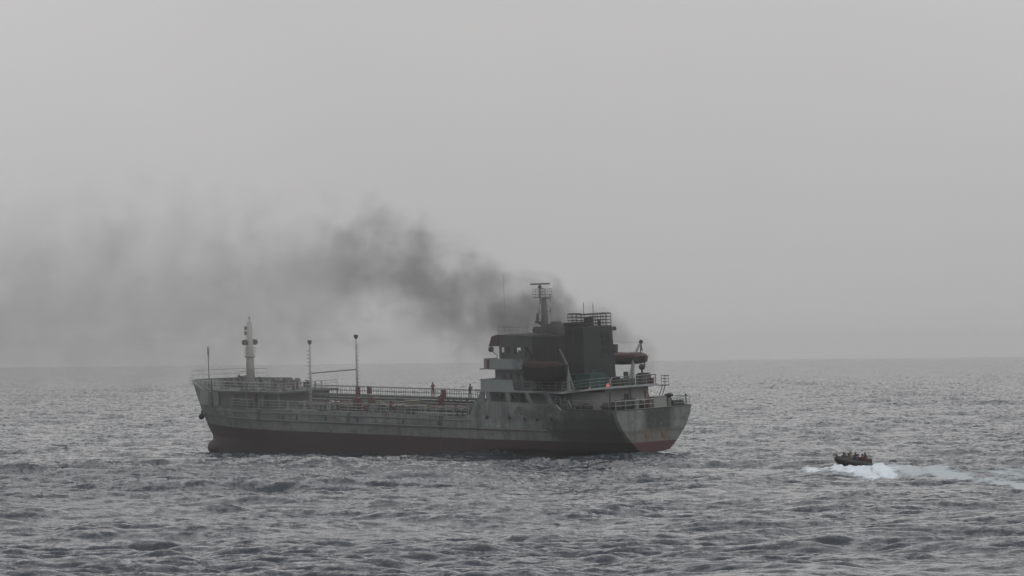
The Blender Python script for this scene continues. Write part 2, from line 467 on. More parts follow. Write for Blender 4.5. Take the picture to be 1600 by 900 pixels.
# decks
def deck(name, u0, u1, w, mat, inset=.04, n=40, t=.08, wf=None, parent=SHIP):
    us = np.linspace(u0, u1, n); b = MB()
    P_ = [(u, half(min(u, stem_u(w)-.05), w)-inset) for u in us]
    P_ = [(u, max(.02, h)) for u, h in P_]
    ol = [(u, h) for u, h in P_] + [(u, -h) for u, h in reversed(P_)]
    vs = [(x, y, w) for x, y in ol]
    m = len(us); N = 2*m
    b.v = vs + [(x, y, z-t) for x, y, z in vs]
    for i in range(m-1):
        b.f.append((i, i+1, N-2-i, N-1-i)); b.f.append((N+i, N+N-1-i, N+N-2-i, N+i+1))
    b.f += [(i, (i+1) % N, (i+1) % N + N, i+N) for i in range(N)]
    return b.build(name, mat, parent)
deck('main_deck', 24.2, 77.5, 4.38, DECK)
deck('poop_deck', 0.06, 9.6, 5.5, DECK)
deck('quarter_deck', 9.65, 24.2, 5.55, DECK)
deck('forecastle_deck', 75.5, 85.0, 6.42, DECK, .12)
fcp = MB().prism([(62.5, -4.7), (75.45, -4.9), (75.45, 4.9), (62.5, 4.7)], 6.22, 6.42).build('forecastle_platform', DECK, SHIP)
# side step bulkheads
MB().box(24.15, 24.3, -5.9, 5.9, 4.3, 6.3).build('deck_bulkhead', SHADE, SHIP)

# forecastle store: pale port wall ahead, dark walls aft
fh = MB().prism([(75.3, -4.4), (82, -2.4), (83.3, 0), (82, 2.0), (79.3, 3.3), (75.3, 4.25)], 4.40, 6.34).build('forecastle_house', GREY, SHIP)
MB().box(77.0, 77.6, 3.96, 4.06, 4.5, 6.1).build('door', SHADE, fh)
dh = MB().box(63.5, 75.25, -4.0, 4.0, 4.40, 6.21).build('deck_store', SHADE, SHIP)
for u in (66, 69, 72): MB().box(u-.35, u+.35, 3.95, 4.06, 4.5, 6.0).build('door', DARK, dh)
for u in (62.8, 66, 69.2, 72.4):
    for s_ in (1, -1): MB().tube([(u, s_*4.6, 4.4), (u, s_*4.6, 6.22)], .07, 6).build('pillar', GREY, fcp)
MB().tube([(76.2, 4.55, 4.3), (76.2, 4.55, 7.7)], .10, 6).build('bow_post', DARK, SHIP)
# bulwark stays seen inside the bow
for u in (80.2, 81.2, 82.2, 83.2, 84.2):
    for s_ in (1, -1):
        y = half(u, 6.6)*s_
        MB().hexa([(u, y*.97, 6.42), (u+.06, y*.97, 6.42), (u+.06, y*.6, 6.42), (u, y*.6, 6.42)], [(u, y*.98, 7.1), (u+.06, y*.98, 7.1), (u+.06, y*.93, 7.1), (u, y*.93, 7.1)]).build('bulwark_stay', GREY, SHIP)
for u in np.linspace(73.2, 79.6, 6):
    y = -half(u, 7)
    MB().hexa([(u, y+.1, 6.42), (u+.06, y+.1, 6.42), (u+.06, y+.75, 6.42), (u, y+.75, 6.42)], [(u, y+.1, 7.35), (u+.06, y+.1, 7.35), (u+.06, y+.2, 7.35), (u, y+.2, 7.35)]).build('bulwark_stay', SHADE, SHIP)

# anchors
def anchor(s_):
    a = MB()
    a.tube([(83.05, s_*.9, 3.5), (82.85, s_*1.15, 2.6)], .12, 6)
    a.tube([(83.2, s_*.65, 2.85), (82.95, s_*1.1, 2.55), (82.5, s_*1.55, 2.8)], [.14, .2, .14], 6)
    a.ball((83.0, s_*1.05, 2.75), .38, 8, 6)
    a.build('anchor', RUBBER, SHIP)
anchor(1); anchor(-1)

# ------------------------------------------------------------------ railings: rails as one part, every stanchion its own piece
_st = {}
def stanchion_mesh(h, r, mat):
    k = (round(h, 2), r, mat.name)
    if k not in _st: _st[k] = MB().tube([(0,0,0), (0,0,h)], r, 4).mesh('stanchion', mat)
    return _st[k]
def railing(pts, h=1.05, step=1.5, mat=None, rails=3, r=.028, rp=.03, parent=None):
    mat = mat or RAILM; pts = [Vector(p) for p in pts]; b = MB()
    for k in range(rails):
        z = h*(k+1)/rails
        b.tube([p+Vector((0,0,z)) for p in pts], r if k < rails-1 else r*1.35, 4)
    o = b.build('railing', mat, parent or SHIP)
    me = stanchion_mesh(h, rp, mat)
    L = [0]
    for a, c in zip(pts, pts[1:]): L.append(L[-1] + (c-a).length)
    n = max(1, round(L[-1]/step))
    for i in range(n+1):
        d = L[-1]*i/n
        for j in range(len(pts)-1):
            if d <= L[j+1]+1e-6:
                t = (d-L[j])/max(1e-6, L[j+1]-L[j]); put(me, 'stanchion', o, pts[j].lerp(pts[j+1], t)); break
    return o
# main deck side rails, in runs with gaps
for a, b in ((71.7, 66.3), (65.2, 50.5), (49.4, 40.2), (38.6, 33.4), (32.4, 25.6)):
    railing([(u, half(u, 4.42)-.12, 4.42) for u in np.linspace(a, b, 8)], 1.05, 1.45, RAILM if a > 64 else RAILW)
for a, b in ((71.2, 56), (54.8, 38), (36.5, 25.6)):
    railing([(u, -half(u, 4.42)+.12, 4.42) for u in np.linspace(a, b, 6)], 1.05, 2.2, RAILM, 2)
# forecastle rails
railing([(85.2, 1.0, 6.55), (82.5, 2.3, 6.45), (79.5, 3.75, 6.44), (76.3, 4.55, 6.43), (70.5, 4.75, 6.43), (62.6, 4.65, 6.43)], 1.1, 1.35, RAILW)
railing([(85.9, 0.1, 7.25), (84.8, -1.0, 7.3), (82.5, -2.4, 7.38), (80, -3.6, 7.45), (76.8, -4.7, 7.45)], 1.15, 1.5, RAILM, 2, .022, .024)
railing([(62.6, 4.5, 6.43), (62.6, -4.5, 6.43)], 1.05, 1.8, RAILM)

# ------------------------------------------------------------------ foremast
fm = MB().tube([(74.1, 0, 6.4), (74.1, 0, 10.8), (74.05, 0, 14.7)], [.60, .45, .32], 14).build('foremast', MASTC, SHIP, True)
pf_ = MB().lathe((74.1, 0, 10.4), [(.45, -.2), (.72, 0), (.72, .06)], 12).build('mast_platform', MASTC, fm)
cg = MB()
for k in range(8):
    t = k*math.pi/4; cg.tube([(74.1+.72*math.cos(t), .72*math.sin(t), 10.45), (74.1+.72*math.cos(t), .72*math.sin(t), 11.5)], .025, 4)
for z in (10.95, 11.5):
    cg.tube([(74.1+.72*math.cos(k*math.pi/6), .72*math.sin(k*math.pi/6), z) for k in range(13)], .025, 4)
cg.build('platform_rail', MASTC, fm)
for s_ in (1, -1):
    MB().lathe((74.1, s_*.75, 12.15), [(.1, -.3), (.36, -.22), (.36, .2), (.2, .3)], 10, 'x').build('floodlight', RUBBER, fm)
MB().tube([(74.05, 0, 14.7), (74.05, 0, 15.15)], .05, 5).lathe((74.05, 0, 15.15), [(.1, 0), (.16, .1), (.05, .2)], 8).build('mast_light', DARK, fm)
for z in (13.9, 13.3): MB().box(74.3, 74.62, .15, .4, z-.22, z+.22).build('navigation_light', DARK, fm)
l_ = MB()
for k in range(18): l_.box(74.5, 74.72, -.2, .2, 6.6+k*.42, 6.64+k*.42)
l_.tube([(74.72, .2, 6.5), (74.55, .2, 14.2)], .02, 4).tube([(74.72, -.2, 6.5), (74.55, -.2, 14.2)], .02, 4)
l_.build('ladder', MASTC, fm)
MB().tube([(74.4, .4, 8.6), (75.1, .9, 8.5), (75.2, 1.0, 8.1)], .03, 4).ball((75.2, 1.0, 8.0), .16, 8, 5).build('deck_lamp', DARK, fm)

# bow flagstaff
fs_ = MB().tube([(82.6, 0, 6.4), (82.6, 0, 10.5)], .06, 6).build('flagstaff', DARK, SHIP)
MB().lathe((82.6, 0, 10.5), [(.12, -.1), (.13, .5), (.08, .9), (.04, 1.0)], 8).build('staff_light', RUSTY, fs_)
MB().tube([(82.6, 0, 10.2), (78.6, -1.5, 6.6)], .012, 3).tube([(82.6, 0, 10.2), (85.2, 0, 7.2)], .012, 3).build('stay_wire', RUSTY, fs_)

# vent posts with rungs and tapered heads, and the bar between them
def vent_post(u, v, z0, z1, rung):
    p = MB().tube([(u, v, z0), (u-.05, v, z1)], [.14, .11], 8).build('vent_post', MASTC, SHIP, True)
    MB().lathe((u-.05, v, z1), [(.10, -.1), (.26, .12), (.28, .38), (.2, .42)], 10).build('vent_head', RUBBER, p)
    b = MB()
    for k in range(int((z1-z0-.8)/.46)):
        z = z0+.6+k*.46; b.box(u+(.05 if rung > 0 else -.50), u+(.50 if rung > 0 else -.05), v-.04, v+.04, z, z+.09)
    b.build('rungs', MASTC, p)
vent_post(58.5, 3.0, 4.35, 12.35, 1)
vent_post(56.9, -3.0, 4.35, 12.75, -1)
MB().tube([(58.45, 3.0, 8.72), (56.95, -3.0, 8.92)], .085, 6).build('cross_bar', PIPE, SHIP)
for (u, v, z) in ((58.5, 3.0, 4.35), (56.9, -3.0, 4.35)):
    MB().box(u-.4, u+.4, v-.4, v+.4, z, z+.3).build('post_base', DECK, SHIP)

# ------------------------------------------------------------------ catwalk and cargo pipes
cw = MB().box(24.4, 62.4, -.55, .55, 5.98, 6.06).box(24.4, 62.4, .5, .58, 5.86, 6.1).box(24.4, 62.4, -.58, -.5, 5.86, 6.1).build('catwalk', DECK, SHIP)
for u in np.arange(26, 62.4, 3.2):
    MB().tube([(u, -.5, 4.4), (u, -.45, 5.98)], .06, 5).tube([(u, .5, 4.4), (u, .45, 5.98)], .06, 5).build('catwalk_trestle', PIPE, cw)
for v in (.55, -.55):
    railing([(62.3, v, 6.06), (45, v, 6.06), (24.5, v, 6.06)], 1.0, .85, DARK, 2, .022, .032)
MB().tube([(25, -1.2, 5.55), (61, -1.2, 5.6)], .11, 6).build('cargo_pipe', PIPE, SHIP)
for v, z, r, m_, a, b in ((1.1, 5.45, .13, PIPE, 25, 61), (1.6, 5.1, .15, RUSTY, 26, 56), (2.15, 4.9, .16, PIPE, 28, 62), (2.8, 4.75, .12, DARK, 26, 52), (-2.0, 4.9, .15, PIPE, 26, 58), (-2.8, 4.8, .14, PIPE, 30, 60), (.3, 5.6, .1, DARK, 25, 62)):
    cp = MB().tube([(a, v, z), (b, v, z)], r, 8).build('cargo_pipe', m_, SHIP, False)
    for u in np.arange(a+2.5, b, 6.0):
        MB().lathe((u, v, z), [(r*1.6, -.05), (r*1.6, .05)], 10, 'x').build('flange', RUSTY if m_ is PIPE else PIPE, cp)
# transverse manifold amidships with red valves
for k, u in enumerate((38.5, 39.7, 40.9, 42.1)):
    mp = MB().tube([(u, -5.0, 5.2), (u, 5.0, 5.2)], .13, 8).tube([(u, 4.4, 5.2), (u, 4.4, 4.4)], .06, 5).tube([(u, -4.4, 5.2), (u, -4.4, 4.4)], .06, 5).build('manifold_pipe', (PIPE, RUSTY, PIPE, YELL)[k], SHIP)
    for v in (5.0, -5.0): MB().lathe((u, v, 5.2), [(.24, -.05), (.24, .05)], 10, 'y').build('flange', DARK, mp)
def wheel(u, v, z, mat=REDP, rr=.3):
    b = MB().tube([(u+rr*math.cos(k*math.pi/5), v, z+rr*math.sin(k*math.pi/5)) for k in range(11)], .045, 4)
    b.box(u-rr, u+rr, v-.02, v+.02, z-.03, z+.03).box(u-.03, u+.03, v-.02, v+.02, z-rr, z+rr).tube([(u, v, z), (u, v-.4, z)], .05, 5)
    b.build('valve_wheel', mat, SHIP)
for u, v, z in ((52.0, 3.4, 5.3), (49.2, 3.6, 5.2), (44.6, 4.2, 5.2), (41.4, 4.4, 5.5), (46.5, 3.3, 5.0), (34.5, 3.8, 5.2), (55.6, 3.0, 5.3), (30.5, 3.7, 5.2)): wheel(u, v, z)
# red valve boxes / risers between the catwalk and the rail
for u, v, w_, h in ((51.2, 1.9, .5, .95), (48.0, 2.1, .55, 1.05), (48.6, 3.6, .45, .9), (36.0, 1.2, .35, 1.5)):
    MB().box(u-w_/2, u+w_/2, v-.3, v+.3, 4.85, 4.85+h).tube([(u, v, 4.4), (u, v, 4.9)], .08, 5).lathe((u, v, 4.85+h), [(.16, 0), (.2, .12), (.05, .2)], 8).build('valve_riser', REDP, SHIP)
for u, v in ((43.5, 4.0), (41.2, 3.2)):
    MB().lathe((u, v, 4.4), [(.4, 0), (.42, .7), (.5, .75), (.5, .9), (.1, 1.0)], 12).build('tank_hatch', SHADE, SHIP, False)
MB().box(39.6, 41.0, 1.6, 2.6, 4.4, 5.7).box(39.5, 41.1, 1.5, 2.7, 5.7, 5.78).build('pump_box', YELL, SHIP)
MB().box(44.0, 45.0, 4.2, 5.0, 4.4, 5.35).build('pump_box', GREY, SHIP)
for u, v in ((54, 2.0), (50, -2.2), (45, 2.4), (35, 2.4), (33, -2.0), (29, 2.3), (60.5, 2.5), (58, -1.8)):
    MB().lathe((u, v, 4.4), [(.55, 0), (.55, .45), (.62, .48), (.62, .6), (.15, .72)], 14).build('tank_hatch', DECK, SHIP)
# hose crane stub / hose saddle curves amidships
MB().tube([(43.9, 4.8, 4.5), (43.6, 4.9, 5.4), (42.9, 4.9, 5.75), (42.2, 4.9, 5.4), (41.9, 4.8, 4.5)], .09, 6).build('hose_saddle', GREY, SHIP)
MB().tube([(52, 5.2, 4.6), (48, 5.3, 4.62), (45.4, 5.1, 4.7)], .11, 6).build('cargo_hose', RUBBER, SHIP)
MB().tube([(37, 4.9, 4.6), (33, 5.3, 4.62), (27, 5.1, 4.6)], .10, 6).build('cargo_hose', PALE, SHIP)
# fire hose boxes on the catwalk rail
hbm = MB().box(-.30, .30, -.14, .14, 0, .85).box(-.33, .33, -.17, .17, .85, .9).mesh('hose_box', REDP)
hbm2 = MB().box(-.30, .30, -.14, .14, 0, .85).box(-.33, .33, -.17, .17, .85, .9).mesh('hose_box', RUSTY)
for u, z in ((52.6, 6.1), (50.4, 6.25), (36.5, 6.1), (64.6, 6.9), (63.2, 6.9)): put(hbm if u < 60 else hbm2, 'hose_box', SHIP, (u, .4 if u < 60 else 2.0, z))
bxm = MB().tube([(0,0,-.2), (0,0,.2)], .05, 5)
# small valves, sounding pipes and brackets scattered along the cargo deck
vm = [MB().tube([(0,0,0), (0,0,.75)], .06, 5).lathe((0,0,.75), [(.18, 0), (.18, .05)], 8).mesh('deck_valve', m_) for m_ in (PALE, REDP, DARK, GREY)]
pm = [MB().box(-.3, .3, -.12, .12, 0, .12).tube([(-.2,0,.1), (-.2,0,.6), (.2,0,.6), (.2,0,.1)], .05, 5).mesh('pipe_bend', m_) for m_ in (PALE, PIPE, DARK)]
rv = random.Random(11)
for k in range(90):
    u, v = rv.uniform(25.5, 62), rv.choice((rv.uniform(1.8, 5.2), rv.uniform(2.5, 5.3), rv.uniform(-5.0, -1.5)))
    o_ = put(rv.choice(vm), 'deck_valve', SHIP, (u, v, 4.4)) if k % 3 else put(rv.choice(pm), 'pipe_bend', SHIP, (u, v, 4.4), (0, 0, rv.choice((0, PI_/2))))
    o_.scale = (1, 1, rv.uniform(.7, 1.6))
for k in range(34):
    u, v = rv.uniform(63, 72), rv.uniform(-3.5, 4.0)
    put(rv.choice(vm), 'deck_valve', SHIP, (u, v, 6.43)).scale = (1, 1, rv.uniform(.8, 1.5))
# bollards
bol = MB().box(-.7, .7, -.25, .25, 0, .08).lathe((-.4, 0, 0), [(.17, 0), (.17, .55), (.21, .6), (.21, .66)], 10).lathe((.4, 0, 0), [(.17, 0), (.17, .55), (.21, .6), (.21, .66)], 10).mesh('bollard', DARK)
for p in ((80.5, 1.9, 6.43), (80.5, -2.0, 6.43), (70.5, 3.9, 6.43), (68, -4, 6.43), (53.5, 5.2, 4.4), (36.8, 5.3, 4.4), (28, 5.2, 4.4), (53.5, -5.2, 4.4), (8, 4.8, 5.5)): put(bol, 'bollard', SHIP, p)

# forecastle gear
def winch(u, v, z, s=1.0, name='mooring_winch'):
    b = MB().box(u-.5*s, u+.5*s, v-1.3*s, v+1.3*s, z, z+.18*s)
    w_ = b.build(name, DARK, SHIP)
    MB().lathe((u, v, z+.7*s), [(.5*s, -.9*s), (.5*s, -.84*s), (.3*s, -.82*s), (.3*s, .0), (.5*s, .02*s), (.5*s, .08*s), (.3*s, .1*s), (.3*s, .82*s), (.5*s, .84*s), (.5*s, .9*s)], 14, 'y').build('drum', ROPE, w_)
    for d in (-1.1, 1.1): MB().lathe((u, v+d*s, z+.7*s), [(.14*s, -.12*s), (.26*s, -.16*s), (.26*s, .1*s), (.14*s, .12*s)], 10, 'y').build('warping_head', SHADE, w_)
    MB().box(u-.65*s, u-.2*s, v-.25*s, v+.25*s, z+.18*s, z+.9*s).build('motor', SHADE, w_)
winch(77.3, .6, 6.43, 1.05, 'anchor_windlass'); winch(76.6, -2.5, 6.43, 1.0); winch(70.0, -1.2, 6.43, 1.0); winch(66.8, 1.4, 6.43, .9)
MB().box(77.8, 79.2, -3.2, -1.9, 6.43, 7.75).build('deck_locker', DARK, SHIP)
MB().box(75.9, 76.5, -1.5, -.9, 6.43, 7.3).ball((76.2, -1.2, 7.5), .55, 10, 7).build('deck_locker', DARK, SHIP)
mvm = MB().lathe((0,0,0), [(.18, 0), (.18, .8), (.42, .85), (.44, 1.05), (.3, 1.25), (.05, 1.32)], 12).mesh('mushroom_vent', DARK)
mvp = MB().lathe((0,0,0), [(.16, 0), (.16, .8), (.40, .85), (.42, 1.0), (.3, 1.2), (.05, 1.27)], 12).mesh('mushroom_vent', SHADE)
for p in ((68.7, .2, 6.43), (67.2, -1.9, 6.43), (65.6, -.6, 6.43), (64.2, 1.2, 6.43), (71.6, 2.6, 6.43)): put(mvm, 'mushroom_vent', SHIP, p)
for k, u in enumerate(np.linspace(71.2, 63.4, 12)):
    MB().tube([(u, 2.6+.3*(k % 2), 6.43), (u, 2.6+.3*(k % 2), 7.15+.35*((k*7) % 5)/5)], .06+.03*(k % 3), 6).box(u-.22, u+.22, 2.5, 2.9, 6.43, 6.6).build('deck_pipe_head', (PALE, SHADE, GREY)[k % 3], SHIP)
MB().tube([(71.5, 3.4, 6.9), (63.2, 3.4, 6.9)], .06, 5).tube([(71.5, 3.4, 7.3), (66, 3.2, 7.3)], .05, 5).build('deck_pipe', PIPE, SHIP)
MB().box(72.7, 73.4, -1.9, -1.2, 6.43, 7.2).build('deck_locker', GREY, SHIP)
MB().box(71.0, 72.0, -3.0, -1.9, 6.43, 7.5).build('deck_locker', GREY, SHIP)
MB().box(68.0, 69.3, 4.02, 4.1, 5.1, 6.0).build('valve_panel', RUSTY, SHIP)

# ------------------------------------------------------------------ superstructure
# poop house under the boat deck
ph = MB().prism([(5.0, -3.8), (24.0, -4.1), (24.0, 4.1), (9.2, 4.1), (5.0, 3.0)], 5.5, 7.43).build('poop_house', GREY, SHIP)
for u in (21.8, 19.6, 16.6, 13.0, 10.4):
    MB().box(u-.25, u+.25, 4.07, 4.16, 6.45, 7.0).build('window', GLASS, ph)
for u in (17.9, 12.0): MB().box(u-.38, u+.38, 4.07, 4.15, 5.6, 7.2).build('door', DARK, ph)
MB().box(4.90, 5.0, .2, .9, 5.55, 7.2).build('door', DARK, ph)
aw = MB().prism([(4.9, 2.95), (4.9, 3.06), (9.25, 4.2), (9.25, 4.1)], 5.52, 7.50).prism([(4.86, -3.7), (4.92, -3.7), (4.92, 3.04), (4.86, 3.04)], 5.52, 7.85).build('aft_bulkhead', AFTW, SHIP)
MB().box(4.80, 4.88, -.6, .1, 5.55, 7.2).build('door', DARK, aw)
# brackets between hull top and the boat deck edge: pale plates leaning aft
for u, wid in ((21.9, .75), (18.4, .8), (14.7, .72), (11.2, .85)):
    b0, t0 = u-.45, u+.45 if u < 18 else u+.1
    if u > 18: b0 = u-.1
    MB().hexa([(b0-wid/2, 5.98, 6.1), (b0+wid/2, 5.98, 6.1), (b0+wid/2, 5.9, 6.1), (b0-wid/2, 5.9, 6.1)],
              [(t0-wid/2, 5.98, 7.42), (t0+wid/2, 5.98, 7.42), (t0+wid/2, 5.9, 7.42), (t0-wid/2, 5.9, 7.42)]).build('side_bracket', GREY, SHIP)
MB().hexa([(22.6, 5.97, 6.3), (24.0, 5.97, 6.3), (24.0, 5.88, 6.3), (22.6, 5.88, 6.3)], [(22.6, 5.97, 7.42), (23.2, 5.97, 7.42), (23.2, 5.88, 7.42), (22.6, 5.88, 7.42)]).build('side_bracket', GREY, SHIP)
# boat deck, sweeping up and inboard aft
ol = [(24.2, 6.0, 0), (9.0, 5.98, 0), (7.0, 4.9, .22), (5.2, 3.7, .42), (4.2, 3.1, .5), (4.0, 2.6, .52), (4.0, -4.2, .52), (5.0, -5.2, .45), (9.0, -5.98, 0), (24.2, -6.0, 0)]
m_ = MB()
N = len(ol)
m_.v = [(x, y, 7.45+z) for x, y, z in ol] + [(x, y, 7.62+z) for x, y, z in ol]
half_n = N//2
for i in range(half_n-1):
    m_.f.append((i+1, i, N-1-i, N-2-i)); m_.f.append((N+i, N+i+1, N+N-2-i, N+N-1-i))
m_.f += [(i, (i+1) % N, (i+1) % N+N, i+N) for i in range(N)]
bd = m_.build('boat_deck', DECK, SHIP)
ed = MB()
for (a, b) in zip(ol[:-1], ol[1:]):
    d = Vector((b[0]-a[0], b[1]-a[1])).normalized(); nx, ny = -d.y*.05, d.x*.05
    if a == ol[0]: pass
    ed.hexa([(a[0]-nx, a[1]-ny, 7.42+a[2]), (b[0]-nx, b[1]-ny, 7.42+b[2]), (b[0]+nx, b[1]+ny, 7.42+b[2]), (a[0]+nx, a[1]+ny, 7.42+a[2])],
            [(a[0]-nx, a[1]-ny, 7.66+a[2]), (b[0]-nx, b[1]-ny, 7.66+b[2]), (b[0]+nx, b[1]+ny, 7.66+b[2]), (a[0]+nx, a[1]+ny, 7.66+a[2])])
ed.build('deck_edge', PALE, bd)
MB().box(2.6, 4.0, -5.0, -4.1, 7.92, 8.0).build('boarding_platform', DARK, bd)
# bulwark panels on boat deck (port panel bright, cut slanting aft)
for s_ in (1, -1):
    y = 6.02*s_
    MB().hexa([(17.1, y, 7.45), (23.1, y, 7.45), (23.1, y-.07, 7.45), (17.1, y-.07, 7.45)], [(17.6, y, 8.86), (23.1, y, 8.86), (23.1, y-.07, 8.86), (17.6, y-.07, 8.86)]).build('bulwark_panel', PALE, SHIP)
MB().box(23.1, 23.17, -6.0, 6.0, 7.62, 8.86).build('bulwark_panel', PALE, SHIP)
railing([(17.0, 5.9, 7.62), (9.0, 5.88, 7.62), (7.0, 4.82, 7.84), (5.2, 3.65, 8.04), (4.15, 2.9, 8.12)], 1.08, 1.1, RAILM)
railing([(4.1, 2.6, 8.14), (4.1, -4.1, 8.14)], 1.08, 1.3, RAILM)
railing([(4.1, -4.15, 8.14), (5.0, -5.1, 8.06), (9.0, -5.85, 7.62), (16.5, -5.85, 7.62)], 1.08, 1.5, RAILM)
railing([(2.7, -4.2, 8.0), (2.7, -4.95, 8.0), (4.0, -4.95, 8.0)], 1.05, .7, DARK)

# tier 2 accommodation (boat deck to bridge deck)
t2 = MB().box(14.6, 21.8, -4.9, 4.9, 7.62, 10.02).build('accommodation', GREY, SHIP)
for u in (20.2, 19.0, 17.7): MB().box(u-.22, u+.22, 4.88, 4.96, 8.9, 9.55).build('window', GLASS, t2)
MB().prismy([(15.9, 7.9), (16.6, 7.9), (16.7, 8.2), (16.7, 9.4), (16.55, 9.6), (15.95, 9.6), (15.8, 9.4), (15.8, 8.2)], 4.95, 4.88).build('door', DARK, t2)
for v in (-3, -1, 1.2, 3.2): MB().box(14.52, 14.62, v-.3, v+.3, 8.9, 9.6).build('window', GLASS, t2)
for v in (-3.6, -1.8, 0, 1.8, 3.6): MB().box(21.76, 21.86, v-.35, v+.35, 8.8, 9.5).build('window', GLASS, t2)
# low dark aft house the lifeboats sit beside
ah = MB().box(12.35, 16.2, -3.9, 3.9, 10.2, 13.86).box(12.35, 14.55, -3.9, 4.1, 7.62, 10.2).build('aft_house', BLACKW, SHIP)
MB().box(13.1, 13.6, 3.86, 3.95, 11.3, 12.6).build('door', RUBBER, ah)
# bridge deck with the wings
bw = MB().prism([(15.0, -6.4), (21.9, -6.55), (21.9, 6.55), (15.0, 6.4)], 10.04, 10.18).build('bridge_deck', GREY, SHIP)
for s_ in (1, -1):
    y = 6.5*s_
    MB().box(15.0, 20.9, y-.06, y, 10.18, 11.3).build('wing_bulwark', PALE, bw)
    MB().box(21.84, 21.9, min(y, 4.4*s_), max(y, 4.4*s_), 10.18, 11.3).build('wing_bulwark', PALE, bw)
    MB().box(20.95, 21.8, y-.5, y-.42, 10.18, 11.2).build('side_light_screen', REDP if s_ > 0 else TEAL, bw)
    MB().box(14.98, 15.05, min(y, 4.4*s_), max(y, 4.4*s_), 10.18, 11.3).build('wing_bulwark', GREY, bw)
    MB().tube([(21.85, y, 10.08), (22.6, y, 10.08)], .07, 5).build('wing_spar', DARK, bw)
# wheelhouse
def wall_with_windows(b, p0, p1, z0, z1, zs, ze, wins):
    """flat wall from p0 to p1 with window openings (as fractions)"""
    def P(t): return (lerp(p0[0], p1[0], t), lerp(p0[1], p1[1], t))
    d = Vector((p1[0]-p0[0], p1[1]-p0[1])).normalized(); nx, ny = -d.y*.05, d.x*.05
    def slab(t0, t1, a, c):
        A, B = P(t0), P(t1)
        b.hexa([(A[0]-nx, A[1]-ny, a), (B[0]-nx, B[1]-ny, a), (B[0]+nx, B[1]+ny, a), (A[0]+nx, A[1]+ny, a)],
               [(A[0]-nx, A[1]-ny, c), (B[0]-nx, B[1]-ny, c), (B[0]+nx, B[1]+ny, c), (A[0]+nx, A[1]+ny, c)])
    slab(0, 1, z0, zs); slab(0, 1, ze, z1)
    t = 0
    for a, c in wins: slab(t, a, zs, ze); t = c
    slab(t, 1, zs, ze)
wh = MB()
fr = [(.04+i*.137, .04+i*.137+.10) for i in range(7)]
wall_with_windows(wh, (21.6, -4.3), (21.6, 4.3), 10.18, 13.75, 11.75, 12.5, fr)
wall_with_windows(wh, (21.55, 4.3), (16.3, 4.3), 10.18, 13.75, 11.7, 12.5, [(.07, .16), (.23, .34), (.56, .72)])
wall_with_windows(wh, (16.3, -4.3), (21.55, -4.3), 10.18, 13.75, 11.7, 12.5, [(.28, .44), (.60, .84), (.87, .95)])
wall_with_windows(wh, (16.3, 4.25), (16.3, -4.25), 10.18, 13.75, 11.5, 12.4, [(.40, .46)])
whs = wh.build('wheelhouse', SHADE, SHIP)
MB().box(16.0, 21.95, -4.55, 4.55, 13.75, 13.95).build('wheelhouse_roof', SHADE, whs)
MB().box(16.15, 16.24, -1.4, -.6, 10.2, 12.2).build('door', RUBBER, whs)
MB().box(17.5, 18.2, 4.36, 4.42, 10.2, 12.2).build('door', SHADE, whs)
MB().box(18.55, 18.85, 4.36, 4.44, 11.75, 12.45).build('window', GLASS, whs)
for s_ in (1, -1):  # visor over the front windows
    pass
MB().hexa([(21.6, -4.6, 13.0), (23.0, -4.75, 12.62), (23.0, 4.75, 12.62), (21.6, 4.6, 12.62)],
          [(21.6, -4.6, 13.95), (22.5, -4.65, 13.8), (22.5, 4.65, 13.8), (21.6, 4.6, 13.95)]).build('visor', VISOR, whs)
# wing lamps and compass repeater
sl = MB().tube([(20.2, 5.9, 11.2), (20.2, 5.9, 11.7), (20.9, 5.9, 12.0)], .05, 5).build('searchlight', DARK, SHIP)
MB().lathe((21.2, 5.9, 12.35), [(.2, -.2), (.34, -.1), (.34, .15), (.1, .25)], 10, 'x').build('lamp_head', DARK, sl)
MB().tube([(19.0, 6.0, 11.2), (19.0, 6.0, 11.75)], .09, 6).lathe((19.0, 6.0, 11.75), [(.2, 0), (.24, .1), (.24, .28), (.1, .3)], 10).build('compass_repeater', DARK, SHIP)
# roof gear
railing([(21.6, 4.3, 13.96), (16.2, 4.3, 13.96)], .9, 1.1, RAILM, 2, .018, .02)
railing([(21.6, 4.3, 13.96), (21.6, -4.3, 13.96)], .9, 1.4, RAILM, 2, .018, .02)
wa = MB().tube([(21.9, 3.0, 13.9), (22.05, 3.0, 21.2)], [.03, .015], 5).build('whip_antenna', PIPE, SHIP)
for u, v, h in ((22.0, 4.0, 1.7), (21.4, 3.8, 1.9), (20.6, 3.4, 1.2), (18.9, 2.2, 2.0)):
    MB().tube([(u, v, 13.9), (u, v, 13.9+h)], .03, 4).build('whip_antenna', PIPE, SHIP)
# radar mast
rm_ = MB().hexa([(18.0, -.34, 13.95), (18.75, -.34, 13.95), (18.75, .34, 13.95), (18.0, .34, 13.95)], [(18.2, -.2, 18.1), (18.6, -.2, 18.1), (18.6, .2, 18.1), (18.2, .2, 18.1)]).build('radar_mast', PIPE, SHIP)
MB().box(17.55, 19.75, -.5, .5, 18.1, 18.16).build('mast_platform', DARK, rm_)
cb = MB()
for a, b in ((17.55, 18.35), (18.75, 19.75)):
    for u in np.linspace(a, b, 3):
        for v in (-.5, .5): cb.tube([(u, v, 18.15), (u, v, 19.15)], .028, 4)
    for z in (18.5, 18.85, 19.15):
        for v in (-.5, .5): cb.tube([(a, v, z), (b, v, z)], .022, 4)
cb.build('platform_rail', DARK, rm_)
sc_ = MB().tube([(19.05, 0, 17.4), (19.05, 0, 19.25)], .09, 6).lathe((19.05, 0, 19.2), [(.2, 0), (.24, .15), (.12, .4)], 8).build('radar_pedestal', DARK, rm_)
